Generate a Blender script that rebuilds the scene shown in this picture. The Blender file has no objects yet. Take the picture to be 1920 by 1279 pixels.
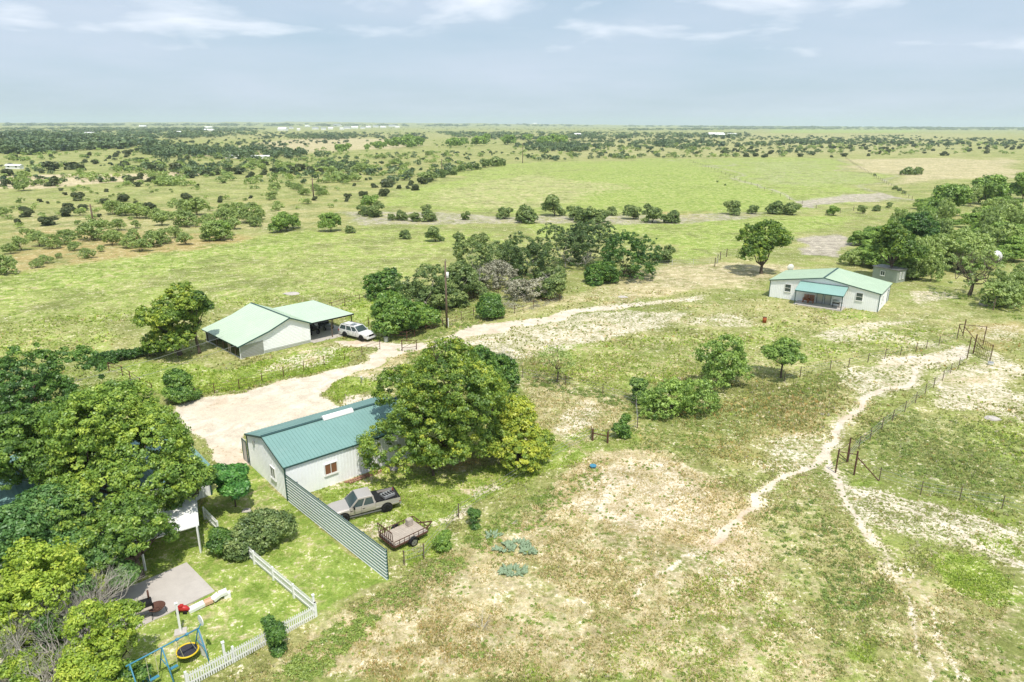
import bpy, math, random
import numpy as np
R=math.radians
sc=bpy.context.scene
C=sc.collection
# ------------------------------------------------------------ camera, sky, sun, exposure
H=30.0; F=1280.0; HOR=233.0
PITCH=math.atan((639.5-HOR)/F); ROLL=math.atan(7/1920)
SUN_EL=R(64); SUN_AZ=R(-72)          # azimuth measured from +X towards +Y
cam=bpy.data.cameras.new('camera'); cam.sensor_width=36; cam.lens=F/1920*36; cam.clip_start=.5; cam.clip_end=60000
camo=bpy.data.objects.new('camera',cam); C.objects.link(camo); camo.location=(0,0,H)
from mathutils import Matrix, Vector
camo.rotation_euler=(Matrix.Rotation(R(90)-PITCH,3,'X')@Matrix.Rotation(ROLL,3,'Z')).to_euler()
sc.camera=camo
sc.view_settings.view_transform='Standard'; sc.view_settings.look='None'; sc.view_settings.gamma=1
sc.view_settings.exposure=0.2
sc.cycles.max_bounces=6; sc.cycles.diffuse_bounces=3; sc.cycles.transparent_max_bounces=8; sc.cycles.volume_bounces=1
sc.cycles.volume_step_rate=10
sd=(math.cos(SUN_EL)*math.cos(SUN_AZ),math.cos(SUN_EL)*math.sin(SUN_AZ),math.sin(SUN_EL))
sl=bpy.data.lights.new('sun','SUN'); sl.energy=3.7; sl.angle=R(.6); sl.color=(1,.945,.85)
so=bpy.data.objects.new('sun',sl); C.objects.link(so); so.rotation_euler=Vector(sd).to_track_quat('Z','Y').to_euler(); so.location=(60,-40,160)
W=bpy.data.worlds.new('World'); sc.world=W; W.use_nodes=True
def make_world():
    nt=W.node_tree; n=nt.nodes; L=nt.links; n.clear()
    out=n.new('ShaderNodeOutputWorld'); bg=n.new('ShaderNodeBackground'); sky=n.new('ShaderNodeTexSky')
    sky.sky_type='NISHITA'; sky.sun_disc=False; sky.sun_elevation=SUN_EL; sky.sun_rotation=math.atan2(sd[0],sd[1])
    sky.air_density=1.0; sky.dust_density=1.2; sky.ozone_density=1.5; sky.altitude=200
    tc=n.new('ShaderNodeTexCoord'); sep=n.new('ShaderNodeSeparateXYZ'); L.new(tc.outputs['Generated'],sep.inputs[0])
    def M(op,a,b=None,c=None):
        m=n.new('ShaderNodeMath'); m.operation=op
        for i,v in enumerate((a,b,c)):
            if v is None: continue
            if isinstance(v,(int,float)): m.inputs[i].default_value=v
            else: L.new(v,m.inputs[i])
        return m.outputs[0]
    z=M('MAXIMUM',sep.outputs[2],.015)
    zz=M('ADD',z,.13)
    u=M('DIVIDE',sep.outputs[0],zz); v=M('DIVIDE',sep.outputs[1],zz)
    cmb=n.new('ShaderNodeCombineXYZ'); L.new(u,cmb.inputs[0]); L.new(v,cmb.inputs[1])
    n1=n.new('ShaderNodeTexNoise'); n1.inputs['Scale'].default_value=1.35; n1.inputs['Detail'].default_value=9; n1.inputs['Roughness'].default_value=.5; n1.inputs['Distortion'].default_value=.25
    mp=n.new('ShaderNodeMapping'); mp.inputs['Location'].default_value=(4.3,1.75,0); L.new(cmb.outputs[0],mp.inputs[0]); L.new(mp.outputs[0],n1.inputs['Vector'])
    n2=n.new('ShaderNodeTexNoise'); n2.inputs['Scale'].default_value=.8; n2.inputs['Detail'].default_value=5
    mp2=n.new('ShaderNodeMapping'); mp2.inputs['Location'].default_value=(9,3,0); L.new(cmb.outputs[0],mp2.inputs[0]); L.new(mp2.outputs[0],n2.inputs['Vector'])
    # cumulus amount grows with height above the horizon
    lift=M('MULTIPLY',M('SUBTRACT',sep.outputs[2],.085),3.2)
    lift=M('MINIMUM',lift,.12)
    c=M('ADD',n1.outputs[0],lift); c=M('MULTIPLY',M('SUBTRACT',c,.61),3.2); cl=n.new('ShaderNodeClamp'); L.new(c,cl.inputs[0])
    veil=M('MULTIPLY',M('SUBTRACT',n2.outputs[0],.30),1.7); cv=n.new('ShaderNodeClamp'); cv.inputs['Max'].default_value=.85; L.new(veil,cv.inputs[0])
    m0=n.new('ShaderNodeMix'); m0.data_type='RGBA'; m0.inputs[0].default_value=.75
    L.new(sky.outputs[0],m0.inputs[6]); m0.inputs[7].default_value=(4.6,5.9,7.2,1)      # thin high overcast
    m1=n.new('ShaderNodeMix'); m1.data_type='RGBA'; L.new(cv.outputs[0],m1.inputs[0]); L.new(m0.outputs[2],m1.inputs[6]); m1.inputs[7].default_value=(5.9,6.65,7.9,1)
    m2=n.new('ShaderNodeMix'); m2.data_type='RGBA'; L.new(cl.outputs[0],m2.inputs[0]); L.new(m1.outputs[2],m2.inputs[6]); m2.inputs[7].default_value=(10.4,10.6,11.2,1)
    L.new(m2.outputs[2],bg.inputs[0]); bg.inputs[1].default_value=.102; L.new(bg.outputs[0],out.inputs[0])
make_world()
# ------------------------------------------------------------ helpers
rng=np.random.default_rng(7); random.seed(7)
def vnoise(x,y,s,seed=0):
    x=np.asarray(x,float)/s; y=np.asarray(y,float)/s
    xi=np.floor(x).astype(np.int64); yi=np.floor(y).astype(np.int64); fx=x-xi; fy=y-yi
    fx=fx*fx*(3-2*fx); fy=fy*fy*(3-2*fy)
    def h(i,j):
        v=(i*374761393+j*668265263+seed*1442695041)&0xffffffff
        v=((v^(v>>13))*1274126177)&0xffffffff
        return ((v^(v>>16))&0xffff)/65535.0
    return (h(xi,yi)*(1-fx)+h(xi+1,yi)*fx)*(1-fy)+(h(xi,yi+1)*(1-fx)+h(xi+1,yi+1)*fx)*fy
def terr(x,y):
    x=np.asarray(x,float); y=np.asarray(y,float); r=np.hypot(x,y)
    a=np.clip((r-170)/500,0,1); a=a*a*(3-2*a)
    z=a*((vnoise(x,y,420,3)-.5)*2.4+(vnoise(x,y,160,5)-.5)*.7)
    az=np.arctan2(x,np.maximum(y,1))
    b=np.clip((r-5000)/7000,0,1); b=b*b*(3-2*b)
    prof=34*np.exp(-((az+.33)/.28)**2)+16*np.exp(-((az+.02)/.3)**2)+9
    z=z+b*(prof+(vnoise(az*40,r/4000.,1.,9)-.5)*16+(vnoise(az*160,r/4000.,1.,11)-.5)*7)
    return z
_cp,_sp=math.cos(PITCH),math.sin(PITCH); _cr,_sr=math.cos(ROLL),math.sin(ROLL)
def ray(x,y):
    u=x-960.0; v=-(y-639.5); u,v=u*_cr-v*_sr,u*_sr+v*_cr
    return np.array([u,F*_cp+v*_sp,-F*_sp+v*_cp])
_ts=np.geomspace(20,14000,700)
def at(x,y,z=None):
    """point of the ground (or of height z above the yard) that the photograph shows at x, y"""
    d=ray(x,y)
    if z is not None:
        t=(z-H)/d[2]; return Vector((d[0]*t,d[1]*t,z))
    d=d/np.hypot(d[0],d[1])
    px,py,pz=d[0]*_ts,d[1]*_ts,H+d[2]*_ts
    g=pz-terr(px,py); k=np.argmax(g<0)
    if k==0: k=len(_ts)-1
    t=_ts[k-1]+(_ts[k]-_ts[k-1])*g[k-1]/max(1e-6,g[k-1]-g[k])
    q=(d[0]*t,d[1]*t); return Vector((q[0],q[1],float(terr(*q))))
def depth(p): return p[1]*_cp+(H-p[2])*_sp
def zat(b,x,y):
    d=ray(x,y); return H+d[2]*b[1]/d[1]
ORG={}
def tag(o,label=None,cat=None,group=None,kind=None):
    if label: o['label']=label
    if cat: o['category']=cat
    if group: o['group']=group
    if kind: o['kind']=kind
    return o
def thing(name,label,cat,loc=(0,0,0),rz=0,group=None):
    o=bpy.data.objects.new(name,None); C.objects.link(o); o.location=loc; o.rotation_euler=(0,0,rz)
    o.empty_display_size=.3
    ORG[o.name]=Vector(loc) if rz==0 else Vector((0,0,0)); return tag(o,label,cat,group)
def np_mesh(name,V,faces4,smooth=False,attrs=None):
    me=bpy.data.meshes.new(name); n=len(faces4); k=faces4.shape[1]
    me.vertices.add(len(V)); me.vertices.foreach_set('co',np.ascontiguousarray(V,dtype=np.float32).ravel())
    me.loops.add(n*k); me.loops.foreach_set('vertex_index',np.ascontiguousarray(faces4,dtype=np.int32).ravel())
    me.polygons.add(n); me.polygons.foreach_set('loop_start',np.arange(0,n*k,k,dtype=np.int32))
    if smooth: me.polygons.foreach_set('use_smooth',np.ones(n,dtype=bool))
    for an,(ty,arr) in (attrs or {}).items():
        a=me.attributes.new(an,ty,'POINT')
        a.data.foreach_set('value' if ty=='FLOAT' else 'color',np.ascontiguousarray(arr,dtype=np.float32).ravel())
    me.update(calc_edges=True); return me
class MB:
    def __init__(s): s.v=[]; s.f=[]
    def add(s,vs,fs):
        b=len(s.v); s.v+= [tuple(v) for v in vs]; s.f+=[tuple(b+i for i in f) for f in fs]; return s
    def box(s,c,d,rz=0):
        x,y,z=c; a,b,h=d[0]/2,d[1]/2,d[2]/2; cs,sn=math.cos(rz),math.sin(rz)
        vs=[(x+i*a*cs-j*b*sn,y+i*a*sn+j*b*cs,z+k*h) for k in(-1,1) for i,j in((-1,-1),(1,-1),(1,1),(-1,1))]
        return s.add(vs,[(3,2,1,0),(4,5,6,7),(0,1,5,4),(1,2,6,5),(2,3,7,6),(3,0,4,7)])
    def bar(s,p,q,w,h=None,up=(0,0,1)):
        h=h or w; p=Vector(p); q=Vector(q); d=(q-p).normalized(); u=Vector(up)
        if abs(d.dot(u))>.98: u=Vector((0,1,0))
        a=d.cross(u).normalized()*w/2; b=a.cross(d).normalized()*h/2
        vs=[e+i*a+j*b for e in(p,q) for i,j in((-1,-1),(1,-1),(1,1),(-1,1))]
        return s.add(vs,[(3,2,1,0),(4,5,6,7),(0,1,5,4),(1,2,6,5),(2,3,7,6),(3,0,4,7)])
    def tube(s,P,rad,n=6,cap=True):
        P=[Vector(p) for p in P]; 
        if isinstance(rad,(int,float)): rad=[rad]*len(P)
        b=len(s.v); pa=None
        for i,p in enumerate(P):
            d=(P[min(i+1,len(P)-1)]-P[max(i-1,0)]).normalized()
            if pa is None: pa=d.orthogonal().normalized()
            a=(pa-d*pa.dot(d)).normalized(); pa=a; c=d.cross(a)
            s.v+=[tuple(p+rad[i]*(a*math.cos(t)+c*math.sin(t))) for t in(2*math.pi*k/n for k in range(n))]
        for i in range(len(P)-1):
            for k in range(n): s.f.append((b+i*n+k,b+i*n+(k+1)%n,b+(i+1)*n+(k+1)%n,b+(i+1)*n+k))
        if cap: s.f.append(tuple(b+k for k in reversed(range(n)))); s.f.append(tuple(b+(len(P)-1)*n+k for k in range(n)))
        return s
    def slab(s,a,b,c,d,th):
        """quad a b c d (counter-clockwise seen from above) with thickness th downwards"""
        q=[Vector(x) for x in(a,b,c,d)]; nn=(q[1]-q[0]).cross(q[3]-q[0]).normalized()
        lo=[p-nn*th for p in q]
        return s.add(q+lo,[(0,1,2,3),(7,6,5,4),(1,0,4,5),(2,1,5,6),(3,2,6,7),(0,3,7,4)])
    def ribs(s,a,b,c,d,n,w,h):
        """n raised ribs running from edge a-b to edge d-c"""
        a,b,c,d=[Vector(x) for x in(a,b,c,d)]; nn=(b-a).cross(d-a).normalized()
        for i in range(n+1):
            t=i/n; t=min(max(t,.004),.996); s.bar(a.lerp(b,t)+nn*h*.5,d.lerp(c,t)+nn*h*.5,w,h,up=nn)
        return s
    def poly(s,pts,th,n):
        """flat polygon pts extruded by th along -n"""
        q=[Vector(x) for x in pts]; nn=Vector(n).normalized(); k=len(q); lo=[p-nn*th for p in q]
        return s.add(q+lo,[tuple(range(k)),tuple(reversed(range(k,2*k)))]+[((i+1)%k,i,k+i,k+(i+1)%k) for i in range(k)])
    def cyl(s,c,r,h,n=16,axis='z',r2=None):
        c=Vector(c); ax={'x':Vector((1,0,0)),'y':Vector((0,1,0)),'z':Vector((0,0,1))}[axis]
        return s.tube([c-ax*h/2,c+ax*h/2],[r,r if r2 is None else r2],n)
    def build(s,name,m,parent=None,smooth=False,world=True):
        me=bpy.data.meshes.new(name); o=Vector((0,0,0)); root=parent
        if world and parent is not None:
            while root.parent: root=root.parent
            o=ORG.get(root.name,o)
        me.from_pydata([(v[0]-o[0],v[1]-o[1],v[2]-o[2]) for v in s.v],[],s.f); me.update()
        if smooth: me.polygons.foreach_set('use_smooth',[True]*len(me.polygons))
        me.materials.append(m); ob=bpy.data.objects.new(name,me); C.objects.link(ob); ob.parent=parent
        return ob
def copy_tree(o,parent=None):
    c=o.copy(); C.objects.link(c); c.parent=parent
    for ch in list(o.children): copy_tree(ch,c)
    return c
# ------------------------------------------------------------ materials
class NT:
    def __init__(s,name):
        s.m=bpy.data.materials.new(name); s.m.use_nodes=True; s.t=s.m.node_tree; s.n=s.t.nodes; s.l=s.t.links
        s.n.clear(); s.out=s.n.new('ShaderNodeOutputMaterial')
    def node(s,ty,**k):
        x=s.n.new('ShaderNode'+ty)
        for a,b in k.items(): setattr(x,a,b)
        return x
    def put(s,v,inp):
        if hasattr(v,'is_output') or isinstance(v,bpy.types.NodeSocket): s.l.new(v,inp)
        elif isinstance(v,tuple): inp.default_value=(*v,1) if len(v)==3 and len(inp.default_value)==4 else v
        else: inp.default_value=v
    def math(s,op,a,b=0,c=None,clamp=False):
        x=s.node('Math',operation=op); x.use_clamp=clamp; s.put(a,x.inputs[0]); s.put(b,x.inputs[1])
        if c is not None: s.put(c,x.inputs[2])
        return x.outputs[0]
    def mix(s,f,a,b,ty='MIX'):
        x=s.node('Mix',data_type='RGBA',blend_type=ty); s.put(f,x.inputs[0]); s.put(a,x.inputs[6]); s.put(b,x.inputs[7]); return x.outputs[2]
    def noise(s,vec,scale,det=4,rough=.5,dist=0.):
        x=s.node('TexNoise'); s.put(vec,x.inputs['Vector']); x.inputs['Scale'].default_value=scale; x.inputs['Detail'].default_value=det
        x.inputs['Roughness'].default_value=rough; x.inputs['Distortion'].default_value=dist; return x.outputs[0]
    def attr(s,name): return s.node('Attribute',attribute_name=name)
    def prin(s,col,rough=.8,metal=0,spec=.3,bump=None,bs=.3,bd=.02):
        p=s.node('BsdfPrincipled'); s.put(col,p.inputs['Base Color']); s.put(rough,p.inputs['Roughness']); s.put(metal,p.inputs['Metallic']); p.inputs['Specular IOR Level'].default_value=spec
        if bump is not None:
            b=s.node('Bump'); b.inputs['Strength'].default_value=bs; b.inputs['Distance'].default_value=bd; s.l.new(bump,b.inputs['Height']); s.l.new(b.outputs[0],p.inputs['Normal'])
        s.l.new(p.outputs[0],s.out.inputs[0]); return s.m
def mat(name,col,rough=.7,metal=0,spec=.3,var=.12,scale=1.5,dirt=None,dscale=.6):
    t=NT(name); g=t.node('NewGeometry').outputs['Position']
    n=t.noise(g,scale,5,.6); n2=t.noise(g,scale*9,3)
    f=t.math('ADD',t.math('MULTIPLY',n,.7),t.math('MULTIPLY',n2,.3))
    lo=tuple(c*(1-var) for c in col); hi=tuple(min(1,c*(1+var)) for c in col)
    c=t.mix(t.math('MULTIPLY_ADD',f,2.2,-.6,True),lo,hi)
    if dirt:
        d=t.noise(g,dscale,6,.65,.4); c=t.mix(t.math('MULTIPLY',t.math('MULTIPLY_ADD',d,5,-2.7,True),.55),c,dirt)
    return t.prin(c,rough,metal,spec)
M={}
M['white']=mat('white_metal_siding',(.93,.94,.95),.45,0,.4,.03,.8,(.80,.79,.77),.5)
M['wht']=mat('white_paint',(.82,.82,.80),.5,0,.4,.04)
M['teal']=mat('teal_roof_metal',(.19,.335,.31),.42,0,.4,.08,.6,(.26,.38,.35),.35)
M['mint']=mat('faded_mint_roof_metal',(.50,.61,.47),.42,0,.4,.06,.5,(.57,.64,.50),.25)
M['porch']=mat('turquoise_roof_metal',(.27,.44,.395),.38,0,.5,.07,.6)
M['trim']=mat('dark_green_trim',(.035,.085,.08),.5)
M['concrete']=mat('concrete',(.50,.46,.42),.9,0,.2,.1,1.2,(.36,.32,.29),.7)
M['rust']=mat('rusty_pipe',(.11,.055,.04),.8,0,.2,.3,3)
M['post']=mat('weathered_post',(.16,.12,.09),.9,0,.1,.3,3)
M['steel']=mat('grey_steel',(.22,.22,.22),.5,.5,.5,.15)
M['black']=mat('black_paint',(.015,.015,.016),.55)
M['dark']=mat('painted_interior_shade',(.03,.028,.026),.8)
M['wood']=mat('pale_boards',(.44,.38,.32),.85,0,.2,.22,4)
M['redwood']=mat('orange_brown_wood',(.30,.10,.04),.7)
M['brown']=mat('brown_curtain',(.22,.10,.05),.7)
M['bluepaint']=mat('blue_paint',(.06,.24,.36),.45,0,.4,.15)
M['yellow']=mat('yellow_padding',(.72,.52,.03),.5)
M['mesh']=mat('dark_mesh_mat',(.04,.04,.05),.9)
M['rope']=mat('pale_rope',(.62,.58,.42),.8)
M['red']=mat('red_plastic',(.45,.03,.03),.4)
M['tan']=mat('tan_plastic',(.62,.40,.28),.6)
M['tarp']=mat('grey_white_cloth',(.62,.61,.56),.8,0,.2,.15,3)
M['tyre']=mat('tyre_rubber',(.02,.02,.02),.9)
M['rim']=mat('rim_alloy',(.45,.45,.45),.35,.7,.5)
M['suv']=mat('white_car_paint',(.74,.74,.74),.25,0,.6,.02)
M['pickup']=mat('beige_car_paint',(.50,.46,.42),.3,.25,.6,.06,1)
M['lightred']=mat('tail_lamp_red',(.4,.02,.02),.3); M['lightclear']=mat('headlamp_clear',(.7,.7,.72),.2,.2)
M['greybox']=mat('grey_green_metal',(.33,.37,.32),.6,0,.3,.12,1,(.25,.2,.15),.8)
M['galv']=mat('galvanised_metal',(.45,.46,.46),.4,.5,.5,.12)
M['bark']=mat('bark',(.115,.09,.07),.95,0,.1,.35,5)
M['deadwood']=mat('grey_dead_wood',(.52,.48,.43),.9,0,.1,.2,5)
M['cacti']=mat('pale_blue_green_pad',(.23,.31,.19),.6,0,.3,.25,3)
M['brick']=mat('red_block',(.36,.20,.14),.9,0,.1,.3,2)
M['bark2']=M['bark']
def glass_mat():
    t=NT('dark_glass'); return t.prin((.05,.075,.08),.08,0,.8)
M['glass']=glass_mat()
def leafmat(name,c0,c1,c2,trans=.28,vary=.25):
    t=NT(name); a=t.attr('tint'); oi=t.node('ObjectInfo')
    f=t.math('ADD',a.outputs['Fac'],t.math('MULTIPLY_ADD',oi.outputs['Random'],vary,-vary/2),clamp=True)
    r=t.node('ValToRGB'); r.color_ramp.elements[0].color=(*c0,1); r.color_ramp.elements[1].color=(*c2,1)
    e=r.color_ramp.elements.new(.5); e.color=(*c1,1); t.l.new(f,r.inputs[0])
    d=t.node('BsdfDiffuse'); tr=t.node('BsdfTranslucent'); gl=t.node('BsdfGlossy'); gl.inputs['Roughness'].default_value=.45; gl.inputs['Color'].default_value=(.7,.75,.7,1)
    t.l.new(r.outputs[0],d.inputs[0]); t.l.new(t.mix(1.,r.outputs[0],(1.1,1.15,.6),'MULTIPLY'),tr.inputs[0])
    m=t.node('MixShader'); m.inputs[0].default_value=trans; t.l.new(d.outputs[0],m.inputs[1]); t.l.new(tr.outputs[0],m.inputs[2])
    m2=t.node('MixShader'); m2.inputs[0].default_value=.045; t.l.new(m.outputs[0],m2.inputs[1]); t.l.new(gl.outputs[0],m2.inputs[2])
    t.l.new(m2.outputs[0],t.out.inputs[0]); return t.m
LM={'oak':leafmat('oak_leaves',(0.071,0.150,0.032),(0.210,0.344,0.056),(0.480,0.584,0.088)),
    'golden':leafmat('yellowish_oak_leaves',(0.061,0.132,0.027),(0.242,0.363,0.052),(0.629,0.649,0.084)),
    'lime':leafmat('lime_leaves',(0.145,0.246,0.036),(0.362,0.493,0.058),(0.609,0.667,0.102)),
    'deep':leafmat('deep_green_leaves',(0.047,0.115,0.029),(0.130,0.259,0.047),(0.282,0.421,0.072)),
    'bluish':leafmat('blue_green_leaves',(0.064,0.159,0.046),(0.144,0.289,0.075),(0.271,0.413,0.116)),
    'mesq':leafmat('mesquite_leaves',(0.151,0.224,0.071),(0.296,0.395,0.121),(0.479,0.580,0.186)),
    'fresh':leafmat('fresh_wood_leaves',(0.086,0.166,0.042),(0.252,0.390,0.084),(0.475,0.630,0.144)),
    'brush':leafmat('thicket_leaves',(0.081,0.140,0.048),(0.203,0.287,0.090),(0.405,0.476,0.168)),
    'juni':leafmat('juniper_leaves',(0.056,0.086,0.042),(0.112,0.144,0.057),(0.204,0.211,0.086)),
    'farv':leafmat('far_leaves',(0.043,0.084,0.047),(0.123,0.183,0.079),(0.232,0.304,0.128),.1),
    'weed':leafmat('weed_leaves',(0.131,0.203,0.043),(0.275,0.377,0.072),(0.493,0.551,0.145)),
    'grey':leafmat('dry_brush',(.22,.21,.15),(.34,.33,.24),(.46,.44,.32),.1),
    'frond':leafmat('frond_leaves',(0.043,0.145,0.036),(0.102,0.290,0.058),(0.217,0.464,0.087))}
# ------------------------------------------------------------ ground painting: which cover grows where
# channels: 0 bare pale dirt, 1 straw, 2 lush green, 3 weedy olive, 4 grey brush, 5 orange dry
POLY=[]
def reg(ch,val,soft,pts,line=0): 
    q=[at(*p) for p in pts]; w=np.array([(p.x,p.y) for p in q]); POLY.append((ch,val,soft,w,line))
def regions():
    # --- far and middle pastures
    reg(1,.30,30,[(0,250),(1920,250),(1920,262),(1500,262),(900,262),(0,262)])
    reg(1,.62,8,[(330,292),(520,262),(640,258),(780,262),(800,276),(560,290),(430,297)])      # pale cropped field
    reg(1,.8,6,[(0,352),(0,334),(150,330),(330,322),(420,325),(300,336),(160,344),(60,352)])
    reg(5,.26,30,[(560,330),(640,300),(800,285),(940,282),(900,310),(760,345),(640,400),(560,390)])
    reg(1,.36,30,[(940,262),(1400,250),(1920,252),(1920,292),(1500,296),(1100,300),(980,300)])
    reg(2,.8,4,[(1440,243),(1740,243),(1700,249),(1440,250)])
    reg(5,.25,20,[(0,395),(300,380),(560,370),(700,390),(640,430),(0,440)])
    reg(5,.56,18,[(0,425),(240,430),(420,445),(470,452),(360,470),(200,492),(100,505),(0,515)])
    reg(1,.35,30,[(0,395),(640,385),(560,440),(300,440),(0,430)])
    reg(2,.68,8,[(790,352),(860,325),(1000,305),(1290,297),(1580,296),(1600,310),(1690,372),(1500,400),(1340,405),(1200,400),(960,400),(830,395),(760,385)])
    reg(2,1.,14,[(1100,300),(1300,305),(1350,330),(1480,370),(1400,400),(1180,395),(1090,370)])
    reg(1,.40,14,[(820,385),(870,340),(1000,325),(1090,335),(1180,350),(1100,380),(960,395)])
    reg(4,.30,14,[(1330,300),(1560,300),(1640,345),(1560,352),(1420,345)])
    reg(1,.60,8,[(1590,297),(1920,297),(1920,330),(1760,345),(1700,352),(1650,330)])
    reg(4,.75,3,[(1290,298),(1400,338),(1480,372),(1530,392)],1.0); reg(4,.75,3,[(1582,296),(1640,332),(1700,368),(1740,385)],1.0)
    reg(4,.8,6,[(1500,378),(1600,368),(1700,366),(1720,374),(1560,384),(1545,392),(1500,392)])
    reg(4,.55,8,[(640,398),(800,396),(960,408),(1000,412),(960,420),(800,421),(640,424)]); reg(4,.5,6,[(960,404),(1280,402),(1440,402),(1440,412),(1280,418),(1000,420)])
    reg(5,.4,8,[(1240,396),(1340,396),(1340,410),(1250,412)])
    reg(2,.7,12,[(960,420),(1280,415),(1640,405),(1600,430),(1500,440),(1330,470),(1300,490),(1230,480),(1240,455),(1000,440)])
    reg(4,.95,8,[(1490,446),(1580,440),(1590,455),(1545,480),(1490,476)])
    # --- near left field, bright wind-blown grass
    reg(2,.52,16,[(0,520),(240,480),(430,455),(640,450),(860,462),(760,520),(700,560),(520,575),(250,590),(180,660),(0,690)]); reg(1,.22,16,[(0,520),(240,480),(430,455),(640,450),(860,462),(760,520),(700,560),(520,575),(250,590),(180,660),(0,690)])
    reg(2,.76,20,[(0,520),(240,478),(560,432),(640,440),(500,480),(300,515),(120,545),(0,560)])
    reg(2,.45,14,[(0,600),(200,620),(170,700),(0,700)])
    reg(2,.5,14,[(640,425),(930,432),(1000,450),(880,465),(640,450)])
    # --- lawns
    reg(2,1.0,4,[(205,690),(250,680),(420,690),(600,655),(680,660),(620,684),(480,722),(330,760),(300,740)])
    reg(1,.38,8,[(480,690),(560,655),(620,640),(640,660),(560,690)]); reg(0,.46,4,[(500,690),(560,664),(640,654),(650,662),(560,688)])
    reg(3,0.28,6,[(175,690),(290,745),(300,770),(230,760),(150,720)])
    reg(2,.75,6,[(640,560),(720,560),(720,640),(700,640),(660,600)])
    # whole yard around the tracks: patchy pasture
    reg(1,.45,14,[(740,650),(940,600),(1200,545),(1440,545),(1440,500),(1230,490),(1040,560),(920,595),(760,640)])
    reg(1,.32,20,[(980,640),(1300,560),(1700,560),(1900,600),(1800,640),(1560,690),(1200,720),(1000,720)])
    reg(2,.50,12,[(1380,640),(1560,612),(1760,600),(1790,625),(1640,670),(1480,690),(1330,655)])
    reg(2,.58,10,[(1000,650),(1180,640),(1330,640),(1300,690),(1100,690)]); reg(2,.5,12,[(980,690),(1180,745),(1300,700),(1560,640),(1480,600),(1200,650)]); reg(2,.6,8,[(1540,580),(1650,585),(1640,598),(1560,596)])
    reg(2,.5,10,[(1100,650),(1290,620),(1290,640),(1180,672),(1090,675)])
    # --- pale tracks and yards
    reg(0,1.00,4,[(312,788),(345,765),(430,742),(560,703),(690,668),(752,655),(730,668),(660,692),(612,716),(607,735),(640,757),(690,768),(600,800),(500,812),(455,815),(458,858),(410,875),(375,820),(340,800)])
    reg(0,.98,3,[(740,662),(800,648),(880,628),(980,605),(1060,589)],2.0); reg(0,.74,5,[(1040,592),(1090,583),(1200,568)],1.8); reg(0,.58,6,[(1180,570),(1250,563),(1310,558)],1.5)
    reg(0,0.51,8,[(860,640),(1000,605),(1180,578),(1300,585),(1260,612),(1130,640),(1010,668),(930,680)])
    reg(0,0.56,6,[(1000,625),(1120,610),(1230,600),(1220,622),(1090,648),(1000,655)])
    reg(0,0.90,3,[(622,640),(700,640),(752,650),(745,660),(700,655),(660,655)])
    reg(0,0.54,5,[(690,700),(720,707)],1.2); reg(0,0.69,5,[(650,740),(720,735),(700,765),(650,765)])
    reg(2,.8,4,[(612,715),(640,703),(690,702),(722,716),(690,735),(640,748),(612,738)]); reg(0,0.00,3,[(616,715),(640,705),(688,705),(715,716),(690,732),(640,744),(616,738)])
    reg(1,.6,6,[(620,705),(740,668),(800,660),(740,700),(690,700)])
    reg(0,0.95,2,[(400,882),(462,855)],0.50)
    reg(3,0.25,6,[(330,800),(390,800),(440,840),(400,870)]); 
    reg(0,0.46,6,[(1090,745),(1125,765),(1120,790),(1060,830),(1030,800),(1060,765)])
    reg(1,.5,14,[(980,700),(1180,750),(1195,800),(1060,850),(1000,800)])
    reg(1,.36,24,[(1440,760),(1600,700),(1740,700),(1600,800),(1560,900),(1640,1040),(1800,1150),(1920,1200),(1920,1279),(1300,1279),(1250,1100),(1420,1000),(1460,900),(1380,840)]); reg(5,.30,24,[(1180,780),(1560,720),(1540,840),(1440,900),(1300,860)])
    # --- right hand dirt trails
    reg(0,0.50,8,[(1580,705),(1660,668),(1780,645),(1812,655),(1780,690),(1700,725),(1640,760),(1560,850),(1520,850),(1560,790),(1620,735)])
    reg(0,0.66,6,[(1600,690),(1700,660),(1790,645),(1812,655),(1770,680),(1680,690)])
    reg(0,1.00,2,[(1790,665),(1740,685),(1672,722),(1640,745),(1604,775),(1570,808),(1545,840),(1538,860)],0.38)
    reg(0,0.95,2,[(1538,860),(1500,885),(1450,915),(1400,955),(1370,985),(1330,1010)],0.28); reg(0,.55,4,[(1330,1010),(1280,1050),(1180,1110)],0.25); reg(0,.44,6,[(1540,845),(1450,915),(1370,985),(1300,1030)],.7); reg(0,.52,6,[(1545,880),(1600,960),(1660,1030),(1700,1100)],.8)
    reg(0,0.97,2,[(1538,860),(1548,890),(1575,925),(1600,960),(1630,1005),(1655,1020)],0.28)
    reg(0,0.64,3,[(1655,1020),(1680,1060),(1700,1100),(1725,1170),(1735,1279)],0.17); reg(0,0.54,3,[(1655,1020),(1720,1060),(1750,1130),(1790,1279)],0.15)
    reg(0,0.74,3,[(1555,895),(1600,918),(1680,945),(1760,975),(1830,1020),(1920,1060)],0.25); reg(0,0.66,3,[(1600,905),(1700,935),(1820,965),(1920,1005)],0.23)
    reg(0,0.48,10,[(1570,900),(1700,930),(1920,985),(1920,1070),(1820,1030),(1700,1005),(1620,985)])
    reg(0,0.42,12,[(1440,820),(1530,800),(1560,850),(1480,900),(1400,900),(1440,860)])
    reg(0,0.56,10,[(1740,712),(1800,690),(1850,660),(1920,690),(1920,795),(1840,770),(1770,760)])
    reg(5,.45,14,[(1830,605),(1920,600),(1920,650),(1860,665),(1800,640)]); reg(0,0.39,10,[(1840,610),(1920,612),(1920,640),(1850,640)])
    reg(0,0.54,6,[(1520,632),(1580,612),(1640,602),(1700,600),(1740,590),(1700,612),(1640,622),(1560,640)]); reg(0,0.54,5,[(1690,545),(1760,545),(1770,560),(1720,570)])
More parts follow.
